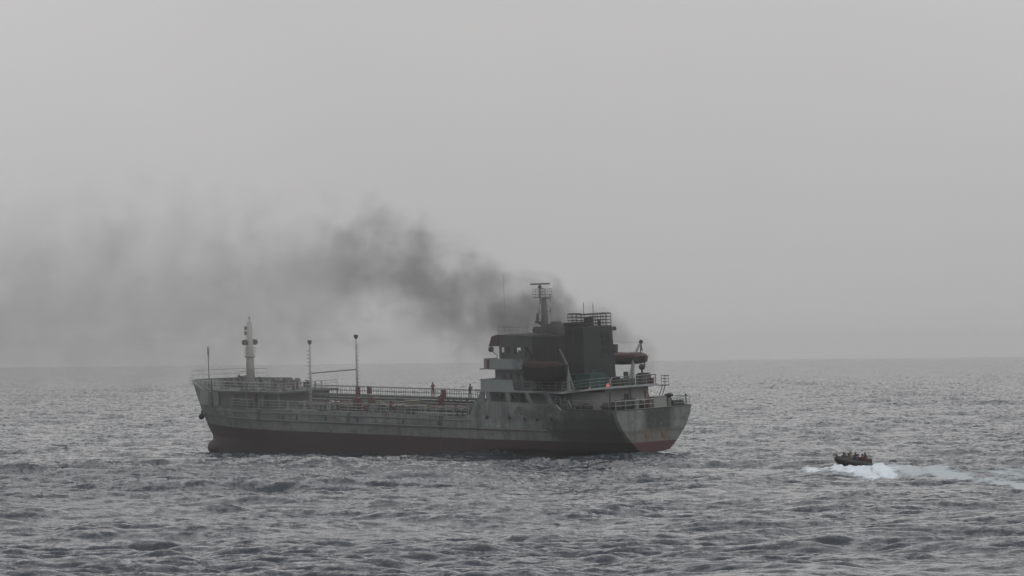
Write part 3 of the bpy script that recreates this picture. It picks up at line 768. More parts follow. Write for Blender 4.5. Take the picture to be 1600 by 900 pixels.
MB().hexa([(18.3, -.9, 19.62), (19.9, .7, 19.62), (19.8, .8, 19.62), (18.2, -.8, 19.62)], [(18.3, -.9, 19.78), (19.9, .7, 19.78), (19.8, .8, 19.78), (18.2, -.8, 19.78)]).build('radar_scanner', DARK, rm_)
for z, d in ((18.0, 1), (16.5, 1), (15.0, 1), (16.5, -1)):
    u1 = 18.3-1.0*d if d > 0 else 18.7+.6
    MB().tube([(18.4, 0, z), (u1, 0, z)], .04, 4).tube([(u1, 0, z-.4), (u1, 0, z+.45)], .055, 5).build('dipole_antenna', DARK, rm_)
MB().hexa([(18.8, -.2, 14.9), (20.0, -.2, 15.25), (20.0, .2, 15.25), (18.8, .2, 14.9)], [(18.8, -.2, 15.3), (20.0, -.2, 15.4), (20.0, .2, 15.4), (18.8, .2, 15.3)]).lathe((19.6, 0, 15.4), [(.2, 0), (.22, .5), (.12, .7), (.12, .95)], 8).build('lower_radar_bracket', DARK, rm_)
MB().tube([(18.9, 0, 14.0+.35), (20.1, 0, 14.3)], .06, 5).lathe((20.1, 0, 14.3), [(.15, -.25), (.33, -.15), (.33, .15), (.12, .25)], 10, 'x').build('floodlight', DARK, rm_)
MB().box(15.9, 17.4, -.9, .5, 13.95, 15.1).box(16.1, 17.0, -.6, .2, 15.1, 15.35).build('roof_locker', SHADE, SHIP)
MB().box(19.4, 20.4, -1.0, 0.0, 13.95, 14.7).build('roof_locker', SHADE, SHIP)

# funnel casing
fc = MB()
fc.hexa([(8.9, -2.45, 8.0), (12.25, -2.45, 8.0), (12.25, 2.5, 7.62), (8.9, 2.5, 8.0)], [(9.1, -2.15, 14.85), (12.25, -2.15, 14.85), (12.25, 2.3, 14.85), (9.1, 2.3, 14.85)])
fco = fc.build('funnel_casing', CHAR, SHIP)
MB().box(11.2, 12.5, .3, 2.3, 14.86, 15.35).box(11.0, 12.6, .1, 2.4, 14.6, 14.7).build('casing_shoulder', CHAR, fco)
def cage(u0, u1, v0, v1, z0, z1, bars):
    b = MB()
    cs = [(u0, v0), (u1, v0), (u1, v1), (u0, v1), (u0, v0)]
    for z in np.linspace(z0, z1, bars): b.tube([(x, y, z) for x, y in cs], .045 if z < z1-.01 else .07, 4)
    for (xa, ya), (xb, yb) in zip(cs, cs[1:]):
        L = math.hypot(xb-xa, yb-ya); k = max(1, round(L/.8))
        for i in range(k): b.tube([(lerp(xa, xb, i/k), lerp(ya, yb, i/k), z0-.05), (lerp(xa, xb, i/k), lerp(ya, yb, i/k), z1)], .05, 4)
    return b
cage(9.2, 10.6, -2.1, 1.9, 14.85, 16.3, 5).build('funnel_cage', DARK, fco)
cage(11.0, 11.9, .9, 2.1, 15.2, 16.35, 4).build('funnel_cage', DARK, fco)
ex = MB()
for u, v, h, r in ((10.2, .8, 1.0, .28), (10.8, -.4, 1.15, .22), (10.2, -1.2, .8, .2), (11.2, -1.0, .9, .15)): ex.lathe((u, v, 14.85), [(r, 0), (r, h), (r*.8, h)], 10)
ex.build('exhaust_pipe', RUBBER, fco)
MB().tube([(9.6, .25, 14.85), (9.6, .25, 17.5)], .05, 4).build('whip_antenna', RUBBER, fco)
MB().tube([(11.4, .1, 14.85), (11.4, .1, 17.6)], .04, 4).build('whip_antenna', RUBBER, fco)
MB().box(8.75, 9.0, -2.5, -2.1, 14.3, 14.75).build('floodlight', DARK, fco)
MB().box(8.7, 9.0, -2.62, -2.2, 11.7, 12.7).build('floodlight', DARK, fco)
MB().box(8.83, 8.95, .2, 1.0, 8.1, 10.0).build('door', RUBBER, fco)
for z in (11.2, 12.0, 12.8, 13.6):
    MB().box(8.9, 9.0, -1.6, -.4, z, z+.45).build('louvre', RUBBER, fco)
for k in range(9): MB().box(9.4, 11.8, 2.4, 2.47, 10.6+k*.42, 10.75+k*.42).build('louvre', RUBBER, fco)
MB().tube([(10.8, 2.6, 8), (10.6, 2.5, 14.8)], .07, 5).build('casing_pipe', DARK, fco)
# teal machinery housing beside the casing
th = MB().box(6.9, 8.75, 1.1, 3.4, 7.95, 9.6).box(9.0, 11.4, 2.62, 3.7, 7.62, 9.5).build('machinery_housing', TEAL, SHIP)
MB().box(8.76, 8.86, 2.7, 3.0, 8.4, 9.5).build('door', RUBBER, th)
MB().lathe((7.9, 2.0, 9.75), [(.3, 0), (.3, .2), (.05, .3)], 10).build('housing_vent', TEAL, th)
MB().tube([(5.6, 1.5, 8.1), (5.6, 1.5, 8.75), (5.55, 1.3, 9.05), (5.5, .9, 9.1), (5.5, .55, 8.95), (5.5, .45, 8.1)], .065, 8).build('gooseneck_vent', RAILW, SHIP)
MB().box(5.2, 6.2, .35, 1.2, 8.0, 9.1).build('deck_locker', RUBBER, SHIP)
MB().box(5.0, 6.6, -1.8, 0.1, 8.0, 8.9).build('deck_locker', DARK, SHIP)
MB().box(4.7, 5.6, -4.0, -2.5, 8.0, 9.3).box(4.75, 5.5, -3.8, -2.7, 9.3, 9.42).build('deck_locker', DARK, SHIP)
MB().lathe((5.2, -3.1, 9.35), [(.12, 0), (.1, .4), (.32, .5), (.38, .75), (.3, 1.0), (.08, 1.1)], 12).build('ball_vent', RUBBER, SHIP, True)
MB().box(4.3, 4.7, -4.1, -3.7, 8.1, 8.8).build('deck_locker', REDP, SHIP)

# davits (gravity type, curved arms), port and starboard
def davit(u, s_, top=12.7, mat=GREY):
    y = s_
    arm = MB()
    path = [(u, y*4.9, 7.7), (u, y*5.0, 8.9), (u, y*5.05, 9.9), (u, y*5.2, 10.8), (u, y*5.75, 11.8), (u, y*6.35, top)]
    arm.tube(path, [.24, .22, .20, .18, .15, .11], 6)
    d = arm.build('davit', mat, SHIP)
    MB().tube([(u, y*5.0, 10.2), (u, y*4.1, 7.7)], .11, 5).box(u-.35, u+.35, min(y*4.5, y*5.3), max(y*4.5, y*5.3), 7.62, 7.85).build('davit_foot', mat, d)
    MB().lathe((u, y*6.42, top), [(.22, -.12), (.26, 0), (.22, .12)], 10, 'x').box(u-.08, u+.08, min(y*6.36, y*6.5), max(y*6.36, y*6.5), top-1.0, top-.3).build('block', RUBBER, d)
    MB().tube([(u, y*6.43, top), (u, y*6.2, 11.45)], .03, 4).build('fall_wire', DARK, d)
for s_, m_ in ((1, DAV), (-1, DAV)):
    davit(8.9, s_, 12.75, m_); davit(14.4, s_, 12.6, m_ if s_ < 0 else DARK)
MB().tube([(9.0, -2.3, 13.0), (8.9, -6.35, 12.7)], .02, 3).build('stay_wire', DARK, SHIP)
MB().box(9.2, 9.5, -4.6, -4.1, 7.62, 9.4).build('winch_box', DARK, SHIP)

# lifeboats: hang in the davits, things of their own
def lifeboat(u0, u1, v, z, hullm, topm, label, dep=1.0, boxy=False):
    t = bpy.data.objects.new('lifeboat', None); C.objects.link(t)
    t.matrix_world = SHIP_M @ Matrix.Translation(((u0+u1)/2, v, z))
    L = (u1-u0)/2; n = 17; rows_ = []
    def ring(f):
        x = lerp(-L, L, f); b = 1.05*(1-abs(2*f-1)**(11 if boxy else 5.5))**.7 if 0 < f < 1 else .02
        b = max(b, .04); sh = .28*abs(2*f-1)**2.2
        return x, b, sh
    h = MB(); prof = [(0, -dep), (.5, -dep*.92), (.85, -dep*.6), (.98, -.1), (1.0, .12)]
    if boxy: prof = [(0, -dep), (.75, -dep*.98), (.95, -dep*.75), (1.0, -.1), (1.0, .12)]
    for i in range(n):
        x, b, sh = ring(i/(n-1)); k = 1-.4*abs(2*i/(n-1)-1)**7
        for sg, pr in ((-1, prof[::-1]), (1, prof[1:])):
            for a, zz in pr: h.v.append((x, sg*a*b, zz*k*.95+sh))
    m = 9
    h.f = [(i*m+j, i*m+j+1, (i+1)*m+j+1, (i+1)*m+j) for i in range(n-1) for j in range(m-1)]
    h.f += [tuple(range(m)), tuple((n-1)*m+j for j in range(m))[::-1]]
    o = h.build('boat_hull', hullm, t, True)
    c = MB(); pr2 = [(1.0, .1), (.94, .5), (.66, .72), (0, .82)]
    full = [(-a, z_) for a, z_ in pr2] + [(a, z_) for a, z_ in pr2[::-1][1:]]
    for i in range(n):
        x, b, sh = ring(i/(n-1)); k = max(.2, 1-abs(2*i/(n-1)-1)**6)
        for a, zz in full: c.v.append((x*.985, a*b*.985, .1+(zz-.1)*k*.95+sh))
    m = 7
    c.f = [(i*m+j, (i+1)*m+j, (i+1)*m+j+1, i*m+j+1) for i in range(n-1) for j in range(m-1)]
    c.build('boat_canopy', topm, t, True)
    g_ = MB().tube([(ring(i/(n-1))[0], ring(i/(n-1))[1]+.03, .12+ring(i/(n-1))[2]) for i in range(n)], .06, 5)
    g_.tube([(ring(i/(n-1))[0], -ring(i/(n-1))[1]-.03, .12+ring(i/(n-1))[2]) for i in range(n)], .06, 5)
    g_.build('gunwale', hullm, t)
    ln = MB()   # grab-line loops, burnt away on the scorched boat
    for sg in (() if boxy else (1, -1)):
        for i in range(2, n-3, 2):
            a, b_ = ring(i/(n-1)), ring((i+2)/(n-1)); y1, y2 = sg*(a[1]+.05), sg*(b_[1]+.05)
            ln.tube([(a[0], y1, .0+a[2]), ((a[0]+b_[0])/2, (y1+y2)/2+sg*.02, -.3), (b_[0], y2, .0+b_[2])], .02, 3)
    if not boxy: ln.build('grab_line', RUSTY, t)
    for x in (-L*.8, L*.8): MB().tube([(x, 0, .5), (x, 0, 1.3)], .05, 5).build('lifting_hook', RUBBER, t)
    MB().box(-L*1.0, -L*.97, -.05, .05, -.8, .2).build('boat_rudder', topm, t)
    tag(t, label, 'lifeboat', 'lifeboats in the davits')
    return t
lifeboat(8.3, 15.1, 6.05, 10.3, BURNT, BURNTRED, 'burnt black lifeboat hanging over the near port side of the tanker', 1.55, True)  # burnt hull, its black depth also takes in the shade beneath
lifeboat(7.9, 14.8, -6.05, 10.75, DRED, ORANGE, 'red lifeboat hanging in the pale davit on the far side aft of the funnel', .66, True)
MB().tube([(8.4, -6.05, 11.5), (8.2, -6.05, 11.9), (8.8, -6.3, 12.3)], .03, 4).build('fall_wire', DARK, SHIP)

# poop rails, gear under the overhang
railing([(24.0, 5.85, 6.35), (22.7, 5.9, 6.35)], .95, .6, RAILM)
railing([(9.3, half(9.3, 5.6)-.1, 5.66), (6, half(6, 5.6)-.1, 5.67), (3, half(3, 5.6)-.1, 5.68), (.15, 5.7, 5.69)], 1.02, 1.15, RAILM, 2)
railing([(.1, 5.7, 5.69), (.1, -.2, 5.69)], 1.02, 1.45, RAILW, 2)
railing([(.1, -3.3, 5.69), (.1, -5.7, 5.69), (3, -half(3, 5.6)+.1, 5.69)], 1.02, .6, RAILM)
railing([(9.5, 5.75, 6.15), (11.0, 5.85, 6.2)], .9, .7, RAILM)
tb = MB()
for u, v, r in ((2.6, 3.4, .75), (2.3, 2.3, .85), (2.5, 1.2, .9), (2.7, 0.2, .8), (3.4, 4.3, .6), (2.0, -.8, .6)):
    tb.ball((u, v, 5.6+r*.55), r, 10, 7, 1.1, 1.0, .9)
tbo = tb.build('burnt_gear', TARP, SHIP, True)
tb2 = MB()
for u, v, r in ((6.5, 4.6, .5), (5.6, 4.9, .45), (7.4, 4.7, .42)): tb2.ball((u, v, 5.6+r*.6), r, 10, 7, 1.3, .9, .9)
tb2.build('tarpaulin_bundle', TARP, SHIP, True)
MB().box(.6, 1.6, -2.6, -.7, 5.55, 6.85).box(.55, 1.65, -2.65, -.65, 6.85, 6.92).build('deck_locker', AFTW, SHIP)
sv = MB().lathe((.6, -2.95, 5.55), [(.28, 0), (.25, .9), (.2, 1.0), (.2, 1.15), (.44, 1.35), (.5, 1.5), (.2, 1.55)], 12).build('stern_vent', SHADE, SHIP)
MB().lathe((.6, -2.95, 6.7), [(.24, 0), (.5, .22), (.54, .36), (.12, .5)], 12).build('vent_cap', RUBBER, sv)
MB().box(1.1, 1.9, -3.9, -3.2, 5.55, 6.6).build('deck_locker', SHADE, SHIP)
rl = MB()
for k in range(7): rl.lathe((.55, -4.9+k*.24, 5.95), [(.3+.07*(k % 2), -.14), (.42+.05*(k % 2), 0), (.3+.07*(k % 2), .14)], 12, 'y')
rl.build('rope_reel', ROPE, SHIP, True)
winch(2.4, -4.0, 5.52, .7)
MB().tube([(.35, -5.35, 5.6), (.35, -5.35, 6.75)], .08, 6).ball((.35, -5.35, 6.85), .15, 8, 5).build('stern_light', RUBBER, SHIP)
for v in (-.2, 3.0): MB().tube([(4.1, v, 5.5), (4.1, v, 7.95)], .1, 6).build('pillar', DARK, SHIP)
MB().tube([(1.0, 1.6, 5.5), (1.0, 1.6, 6.9)], .17, 8).lathe((1.0, 1.6, 6.3), [(.2, 0), (.24, .3), (.17, .5)], 8).build('capstan', GREY, SHIP)
MB().tube([(4.05, -4.6, 5.6), (3.2, -4.8, 7.9)], .06, 4).tube([(4.0, -4.1, 5.6), (3.15, -4.3, 7.9)], .06, 4).build('deck_stair', REDP, SHIP)
# white struts leaning off the quarter
MB().tube([(10.0, 5.95, 6.15), (9.1, 5.98, 5.5)], .06, 4).tube([(7.4, 5.9, 5.9), (8.4, 5.5, 6.6)], .05, 4).build('chain_strut', RAILW, SHIP)

# lifebuoys hang on rails: things of their own
def lifebuoy(p, rot, label):
    b = MB()
    pts = [(.3*math.cos(k*math.pi/8), 0, .3*math.sin(k*math.pi/8)) for k in range(17)]
    b.tube(pts, .085, 6)
    o = b.build('lifebuoy', BOUY, None, True)
    o.matrix_world = SHIP_M @ Matrix.Translation(p) @ Matrix.Rotation(rot, 4, 'Z')
    tag(o, label, 'lifebuoy', 'lifebuoys on the tanker')
lifebuoy((24.6, -1.55, 6.2), .2, 'red lifebuoy ring at the catwalk end under the bright boat deck panel')
lifebuoy((40.4, 5.95, 4.1), 0, 'red lifebuoy ring hung low on the midship side rail')
lifebuoy((44.5, 5.9, 5.0), 0, 'red lifebuoy ring beside the grey pump box amidships')

# ------------------------------------------------------------------ flames
def flame_mat():
    m, n, l = newmat('flame'); g = G(m.node_tree)
    t = g.node('ShaderNodeTexCoord'); f = g.noise(t.outputs['Object'], 3.5, 3)
    c = g.mix(g.rng(f, 0.4, 0.6), (1.0, .20, .12), (1.0, .50, .36))
    e = g.node('ShaderNodeEmission'); l.new(c, e.inputs[0]); e.inputs[1].default_value = .5
    o = g.node('ShaderNodeOutputMaterial'); l.new(e.outputs[0], o.inputs['Surface'])
    return m
FL = flame_mat()
def flame(p, s, label):
    b = MB(); rnd = random.Random(int(p[0]*10))
    for k in range(6):
        x, y = rnd.uniform(-.25, .25)*s, rnd.uniform(-.3, .3)*s; h = rnd.uniform(.5, 1.0)*s
        b.lathe((x, y, 0), [(.02, 0), (.16*s, .15*h), (.17*s, .35*h), (.08*s, .7*h), (.01, h)], 7)
    o = b.build('flame', FL, None, True); o.matrix_world = SHIP_M @ Matrix.Translation(p)
    tag(o, label, 'fire', 'flames on the boat deck')
flame((4.7, 2.75, 8.1), .55, 'bright orange flame at the after rail of the boat deck')
flame((6.3, 4.1, 7.95), .22, 'small low orange flame beside the teal housing')

# ------------------------------------------------------------------ people
SKIN = plain('skin', (0.13, 0.07, 0.045), 0.6, var=0.1)
def cloth(n_, c_): return plain(n_, c_, 0.85, var=0.2, scale=8)
CL = dict(red=cloth('red_boilersuit', (0.17, .035, .03)), dark=cloth('dark_clothes', (.03, .032, .035)), navy=cloth('navy_clothes', (.03, .035, .06)),
          orange=cloth('orange_vest', (.42, .10, .04)), olive=cloth('olive_clothes', (.06, .06, .035)), grey=cloth('grey_shirt', (.16, .17, .17)),
          lime=cloth('pale_green_vest', (.13, .15, .085)), rust=cloth('brick_red_vest', (.10, .026, .024)))
BLACK = plain('black_hair', (.012, .011, .01), .8)
def person(M_, label, top, legs, pose='stand', h=1.74, yaw=0.0, arms='down', hat=None, group='people on the tanker', bulk=1.0):
    k = h/1.74*(1.12 if pose == 'sit' else 1.0)
    V = {}
    if pose == 'stand':
        V = dict(pel=(0,0,.93), waist=(0,0,1.08), chest=(0,.01,1.32), neck=(0,0,1.47), head=(0,.03,1.60), top=(0,.03,1.70))
        for s_, n_ in ((1,'l'), (-1,'r')):
            V['hip'+n_] = (s_*.10,0,.90); V['kn'+n_] = (s_*.12,.03 if s_ > 0 else .10,.50); V['an'+n_] = (s_*.12,-.02 if s_ > 0 else .06,.09); V['to'+n_] = (s_*.14,.17 if s_ > 0 else .25,.04)
    else:  # seated or kneeling low in a boat
        V = dict(pel=(0,0,.30), waist=(0,.02,.45), chest=(0,.07,.70), neck=(0,.10,.85), head=(0,.14,.98), top=(0,.15,1.08))
        for s_, n_ in ((1,'l'), (-1,'r')):
            V['hip'+n_] = (s_*.12,.05,.28); V['kn'+n_] = (s_*.18,.45,.36); V['an'+n_] = (s_*.16,.42,.06); V['to'+n_] = (s_*.17,.60,.04)
    cz = V['chest'][2]; cy = V['chest'][1]
    for s_, n_ in ((1,'l'), (-1,'r')):
        V['sh'+n_] = (s_*.19, cy, cz+.08)
        if arms == 'down': el, wr = (s_*.27, cy-.03, cz-.20), (s_*.27, cy+.08, cz-.44)
        elif arms == 'hips': el, wr = (s_*.42, cy-.06, cz-.14), (s_*.22, cy+.06, cz-.34)
        elif arms == 'fwd': el, wr = (s_*.26, cy+.14, cz-.14), (s_*.16, cy+.38, cz-.10)
        elif arms == 'rail': el, wr = (s_*.30, cy+.05, cz-.18), (s_*.24, cy+.30, cz-.30)
        else: el, wr = (s_*.28, cy+.1, cz-.16), (s_*.10, cy+.30, cz-.24)
        V['el'+n_] = el; V['wr'+n_] = wr
        dv = (Vector(wr)-Vector(el)).normalized()
        V['ha'+n_] = tuple(Vector(wr)+dv*.09)
        for q, a in enumerate((-.035, -.012, .012, .035)):
            V['f%d%s' % (q, n_)] = tuple(Vector(wr)+dv*(.17-.01*abs(q-1.5))+Vector((a, 0, 0)))
        V['th'+n_] = tuple(Vector(wr)+dv*.09+Vector((-s_*.05, .02, 0)))
    rad = dict(pel=(.15,.12), waist=(.14,.11), chest=(.17,.12), neck=(.055,.055), head=(.085,.10), top=(.06,.075))
    for n_ in 'lr':
        rad['hip'+n_] = (.095,.095); rad['kn'+n_] = (.062,.062); rad['an'+n_] = (.042,.042); rad['to'+n_] = (.04,.03)
        rad['sh'+n_] = (.062,.062); rad['el'+n_] = (.045,.045); rad['wr'+n_] = (.03,.03); rad['ha'+n_] = (.04,.025); rad['th'+n_] = (.012,.012)
        for q in range(4): rad['f%d%s' % (q, n_)] = (.010,.010)
    for q_ in ('pel','waist','chest','shl','shr','ell','elr'): rad[q_] = tuple(a_*bulk for a_ in rad[q_])
    E_ = [('pel','waist'), ('waist','chest'), ('chest','neck'), ('neck','head'), ('head','top')]
    for n_ in 'lr':
        E_ += [('pel','hip'+n_), ('hip'+n_,'kn'+n_), ('kn'+n_,'an'+n_), ('an'+n_,'to'+n_), ('chest','sh'+n_), ('sh'+n_,'el'+n_), ('el'+n_,'wr'+n_), ('wr'+n_,'ha'+n_), ('ha'+n_,'th'+n_)]
        E_ += [('ha'+n_, 'f%d%s' % (q, n_)) for q in range(4)]
    names = list(V); idx = {a: i for i, a in enumerate(names)}
    me = bpy.data.meshes.new('person'); me.from_pydata([Vector(V[a])*k for a in names], [(idx[a], idx[b]) for a, b in E_], [])
    tmp = bpy.data.objects.new('tmp', me); C.objects.link(tmp)
    md = tmp.modifiers.new('s', 'SKIN')
    for i, a in enumerate(names):
        sv_ = me.skin_vertices[0].data[i]; sv_.radius = (rad[a][0]*k, rad[a][1]*k); sv_.use_root = (a == 'pel')
    ss = tmp.modifiers.new('d', 'SUBSURF'); ss.levels = 1
    dg = bpy.context.evaluated_depsgraph_get()
    m2 = bpy.data.meshes.new_from_object(tmp.evaluated_get(dg))
    bpy.data.objects.remove(tmp)
    m2.name = 'person'; m2.materials.clear()
    for mm in (top, legs, SKIN): m2.materials.append(mm)
    nz_ = V['neck'][2]*k; pz = V['pel'][2]*k
    hands = [Vector(V['ha'+n_])*k for n_ in 'lr']
    for p in m2.polygons:
        c_ = p.center
        if c_.z > nz_-.01 or min((c_-hh).length for hh in hands) < .11: p.material_index = 2
        elif (pose == 'stand' and c_.z < pz+.04) or (pose != 'stand' and (c_.y > .3*k and c_.z < .42*k or c_.z < .3*k)): p.material_index = 1
        p.use_smooth = True
    o = bpy.data.objects.new('person', m2); C.objects.link(o)
    o.matrix_world = M_ @ Matrix.Rotation(yaw, 4, 'Z')
    hd = Vector(V['head'])*k
    hp = MB().ball((hd.x, hd.y-.015, hd.z+.05), .112*k, 10, 7, .92, 1.05, .85).build('helmet' if hat else 'hair', hat or BLACK, o, True)
    fz = MB().ball((hd.x, hd.y+.105, hd.z-.01), .02, 6, 5, .8, 1.2, 1.3).box(hd.x-.035, hd.x+.035, hd.y+.075, hd.y+.10, hd.z-.055, hd.z-.045)
    fz.ball((hd.x-.035, hd.y+.088, hd.z+.02), .012, 6, 5).ball((hd.x+.035, hd.y+.088, hd.z+.02), .012, 6, 5).build('face', SKIN, o, True)
    tag(o, label, 'person', group)
    return o
def on_ship(u, v, w): return SHIP_M @ Matrix.Translation((u, v, w))
person(on_ship(38.95, 0, 6.06), 'person in a red boilersuit standing on the catwalk amidships', CL['red'], CL['red'], yaw=R(70), arms='fwd', h=1.8)
person(on_ship(32.0, 0.05, 6.06), 'person in dark clothes with hands on hips standing on the catwalk near the bridge front', CL['dark'], CL['dark'], yaw=R(-75), arms='hips', h=1.74)
person(on_ship(.75, .1, 5.5), 'person in a red suit at the stern rail next to the yellow locker', CL['red'], CL['red'], yaw=R(180), arms='rail', h=1.7)
person(on_ship(2.3, -.9+.1, 6.35), 'person in a red suit under the boat deck overhang behind the stern rail', CL['red'], CL['dark'], yaw=R(160), arms='rail', h=1.66)
MB().box(1.9, 2.8, -1.2, -.4, 5.5, 6.34).build('deck_locker', DARK, SHIP)
person(on_ship(36.3, .9, 4.42), 'person in a brick red vest on the main deck below the catwalk', CL['rust'], CL['dark'], yaw=R(20), arms='fwd', h=1.7)

# ------------------------------------------------------------------ sea
def ocean_tile(N, L, wind, wdir, lo, hi, amp, seed, chop=1.0):
    rg = np.random.default_rng(seed)
    k1 = np.fft.fftfreq(N, L/N)*2*np.pi
    kx, ky = np.meshgrid(k1, k1, indexing='ij'); k = np.hypot(kx, ky); k[0, 0] = 1
    Lp = wind**2/9.81
    P_ = np.exp(-1/(k*Lp)**2)/k**4
    ca = (kx*math.cos(wdir)+ky*math.sin(wdir))/k
    P_ *= np.where(ca > 0, ca**2, .12*ca**2) + .05
    lam = 2*np.pi/k
    P_ *= np.exp(-(lo/lam)**2*.5) * (lam < hi)
    P_[0, 0] = 0
    h = (rg.normal(size=(N, N)) + 1j*rg.normal(size=(N, N)))*np.sqrt(P_)
    H = np.fft.ifft2(h).real; s = H.std()
    H = H/s*amp
    Dx = np.fft.ifft2(-1j*kx/k*h).real/s*amp*chop; Dy = np.fft.ifft2(-1j*ky/k*h).real/s*amp*chop
    return np.stack([Dx, Dy, H], -1), L
def tsample(T, x, y):
    A, L = T; N = A.shape[0]
    fx = (x/L % 1.0)*N; fy = (y/L % 1.0)*N
    i0 = np.floor(fx).astype(int) % N; j0 = np.floor(fy).astype(int) % N
    a = (fx-np.floor(fx))[..., None]; b = (fy-np.floor(fy))[..., None]; i1 = (i0+1) % N; j1 = (j0+1) % N
    return A[i0, j0]*(1-a)*(1-b) + A[i1, j0]*a*(1-b) + A[i0, j1]*(1-a)*b + A[i1, j1]*a*b
T1 = ocean_tile(512, 230.0, 6.8, R(98), 2.4, 90.0, .30, 3, 1.25)
T2 = ocean_tile(512, 57.0, 3.6, R(84), .5, 6.0, .064, 5, 1.2)
T3 = ocean_tile(512, 37.3, 2.6, R(96), .3, 2.2, .042, 9, 1.15)
def sea_disp(x, y):
    d = np.hypot(x, y)
    c, s = math.cos(.35), math.sin(.35)
    D1 = tsample(T1, x, y)
    # short seas ride on the crests of the longer ones and come in groups; between them the water lies easier
    grp = tsample(T1, x*.37+70, y*.37-40)[..., 2]/.26
    m = np.clip(.60 + .50*D1[..., 2]/.26 + .55*grp, .18, 1.6)[..., None]
    w3 = np.clip((1200-d)/700, 0, 1)[..., None]
    # short-crested, but each crest still a few times wider than it is deep
    c2, s2 = math.cos(.12), math.sin(.12); c3, s3 = math.cos(-.17), math.sin(-.17)
    D = D1 + tsample(T2, (x*c2-y*s2)*.50+11, x*s2+y*c2+3)*m + tsample(T3, (x*c3-y*s3)*.55, x*s3+y*c3)*w3*(.25+.75*m)
    gst = 1 + .22*np.sin(x*.021+1.3*np.sin(y*.006))*np.sin(y*.011+.7*np.sin(x*.017))
    return D*gst[..., None]
RE = 6.371e6
def sea_mesh():
    # rows follow the picture's own foreshortening: fine where the sea is seen, out past the horizon
    inv = np.linspace(1/262.0, 1/2600.0, 1500)
    rr = np.concatenate([[0.0, 60, 120, 180, 225, 250], 1/inv, np.geomspace(2650, 16000, 120)])
    th_f = np.linspace(R(-7.0), R(7.0), 700)
    th_c = np.linspace(R(7.0), R(353.0), 42)[1:-1]
    th = np.concatenate([th_f, th_c])
    Rr, T_ = np.meshgrid(rr, th, indexing='ij')
    jit = np.random.default_rng(1).uniform(-.5, .5, Rr.shape)
    dr = np.gradient(rr)[:, None]
    Rj = Rr + np.where(Rr > 255, jit*dr*.5, 0)
    X = Rj*np.sin(T_); Y = Rj*np.cos(T_)
    D = sea_disp(X, Y)
    fade = np.ones_like(Rr); fade[Rr < 260] = .0; fade[:, len(th_f):] = .0
    edge = np.clip((R(7.0)-np.abs(np.where(T_ > math.pi, T_-2*math.pi, T_)))/R(.5), 0, 1)
    fade = fade*edge*np.clip((Rr-255)/12, 0, 1)
    co = np.stack([X + D[..., 0]*fade, Y + D[..., 1]*fade, D[..., 2]*fade - (X*X+Y*Y)/(2*RE)], -1).reshape(-1, 3)
    nr_, nc = Rr.shape
    i, j = np.meshgrid(np.arange(nr_-1), np.arange(nc), indexing='ij'); j1 = (j+1) % nc
    q = np.stack([i*nc+j, i*nc+j1, (i+1)*nc+j1, (i+1)*nc+j], -1).reshape(-1, 4)[:, ::-1]
    me = bpy.data.meshes.new('sea')
    me.vertices.add(len(co)); me.vertices.foreach_set('co', co.astype(np.float32).ravel())
    me.loops.add(q.size); me.loops.foreach_set('vertex_index', q.astype(np.int32).ravel())
    me.polygons.add(len(q)); me.polygons.foreach_set('loop_start', np.arange(0, q.size, 4, dtype=np.int32))
    me.polygons.foreach_set('use_smooth', np.ones(len(q), bool))
    me.update(calc_edges=True)
    return me
def sea_mat():
    m, n, l = newmat('sea_water'); g = G(m.node_tree)
    t = g.node('ShaderNodeTexCoord'); P = t.outputs['Object']
    b = g.node('ShaderNodeBsdfPrincipled')
    b.inputs['Base Color'].default_value = (0.02, 0.030, 0.040, 1)
    b.inputs['Roughness'].default_value = 0.04
    b.inputs['IOR'].default_value = 1.333
    n1 = g.noise(g.vmath('MULTIPLY', P, (1, .6, 1)), 1.1, 4, .62)
    n2 = g.noise(g.vmath('MULTIPLY', P, (1, .7, 1)), 4.0, 3, .6)
    bp = g.node('ShaderNodeBump'); bp.inputs['Strength'].default_value = 1.0; bp.inputs['Distance'].default_value = 0.09
    l.new(g.math('ADD', n1, g.math('MULTIPLY', n2, .3)), bp.inputs['Height'])
    # slopes of the ripples too small for the mesh; they carry more of the sea's slope far out, where its rows are wide
    cam_d_ = g.vmath('LENGTH', P, out=1)
    c1 = g.vmath('SUBTRACT', g.noise(P, 1.0, 5, .75, out='Color', dist=.4), (.5, .5, .5))
    k_ = g.math('ADD', g.rng(cam_d_, 300, 1500, 1.5, 4.2), g.math('MULTIPLY', g.math('SUBTRACT', g.noise(g.vmath('MULTIPLY', P, (1, .45, 1)), .075, 6, .72), .5), 8.5), clamp=False)
    pert = g.vmath('MULTIPLY', g.vmath('SCALE', c1, scale=g.math('MAXIMUM', k_, 0.25)), (1, 1, 0))
    nn_ = g.vmath('NORMALIZE', g.vmath('ADD', bp.outputs[0], pert))
    l.new(nn_, b.inputs['Normal'])
    o = g.node('ShaderNodeOutputMaterial'); l.new(b.outputs[0], o.inputs['Surface'])
    return m
sm = sea_mesh(); sm.materials.append(sea_mat())
sea_o = bpy.data.objects.new('sea', sm); C.objects.link(sea_o); tag(sea_o, kind='structure')
sea_o['label'] = 'choppy grey sea reaching the hazy horizon'

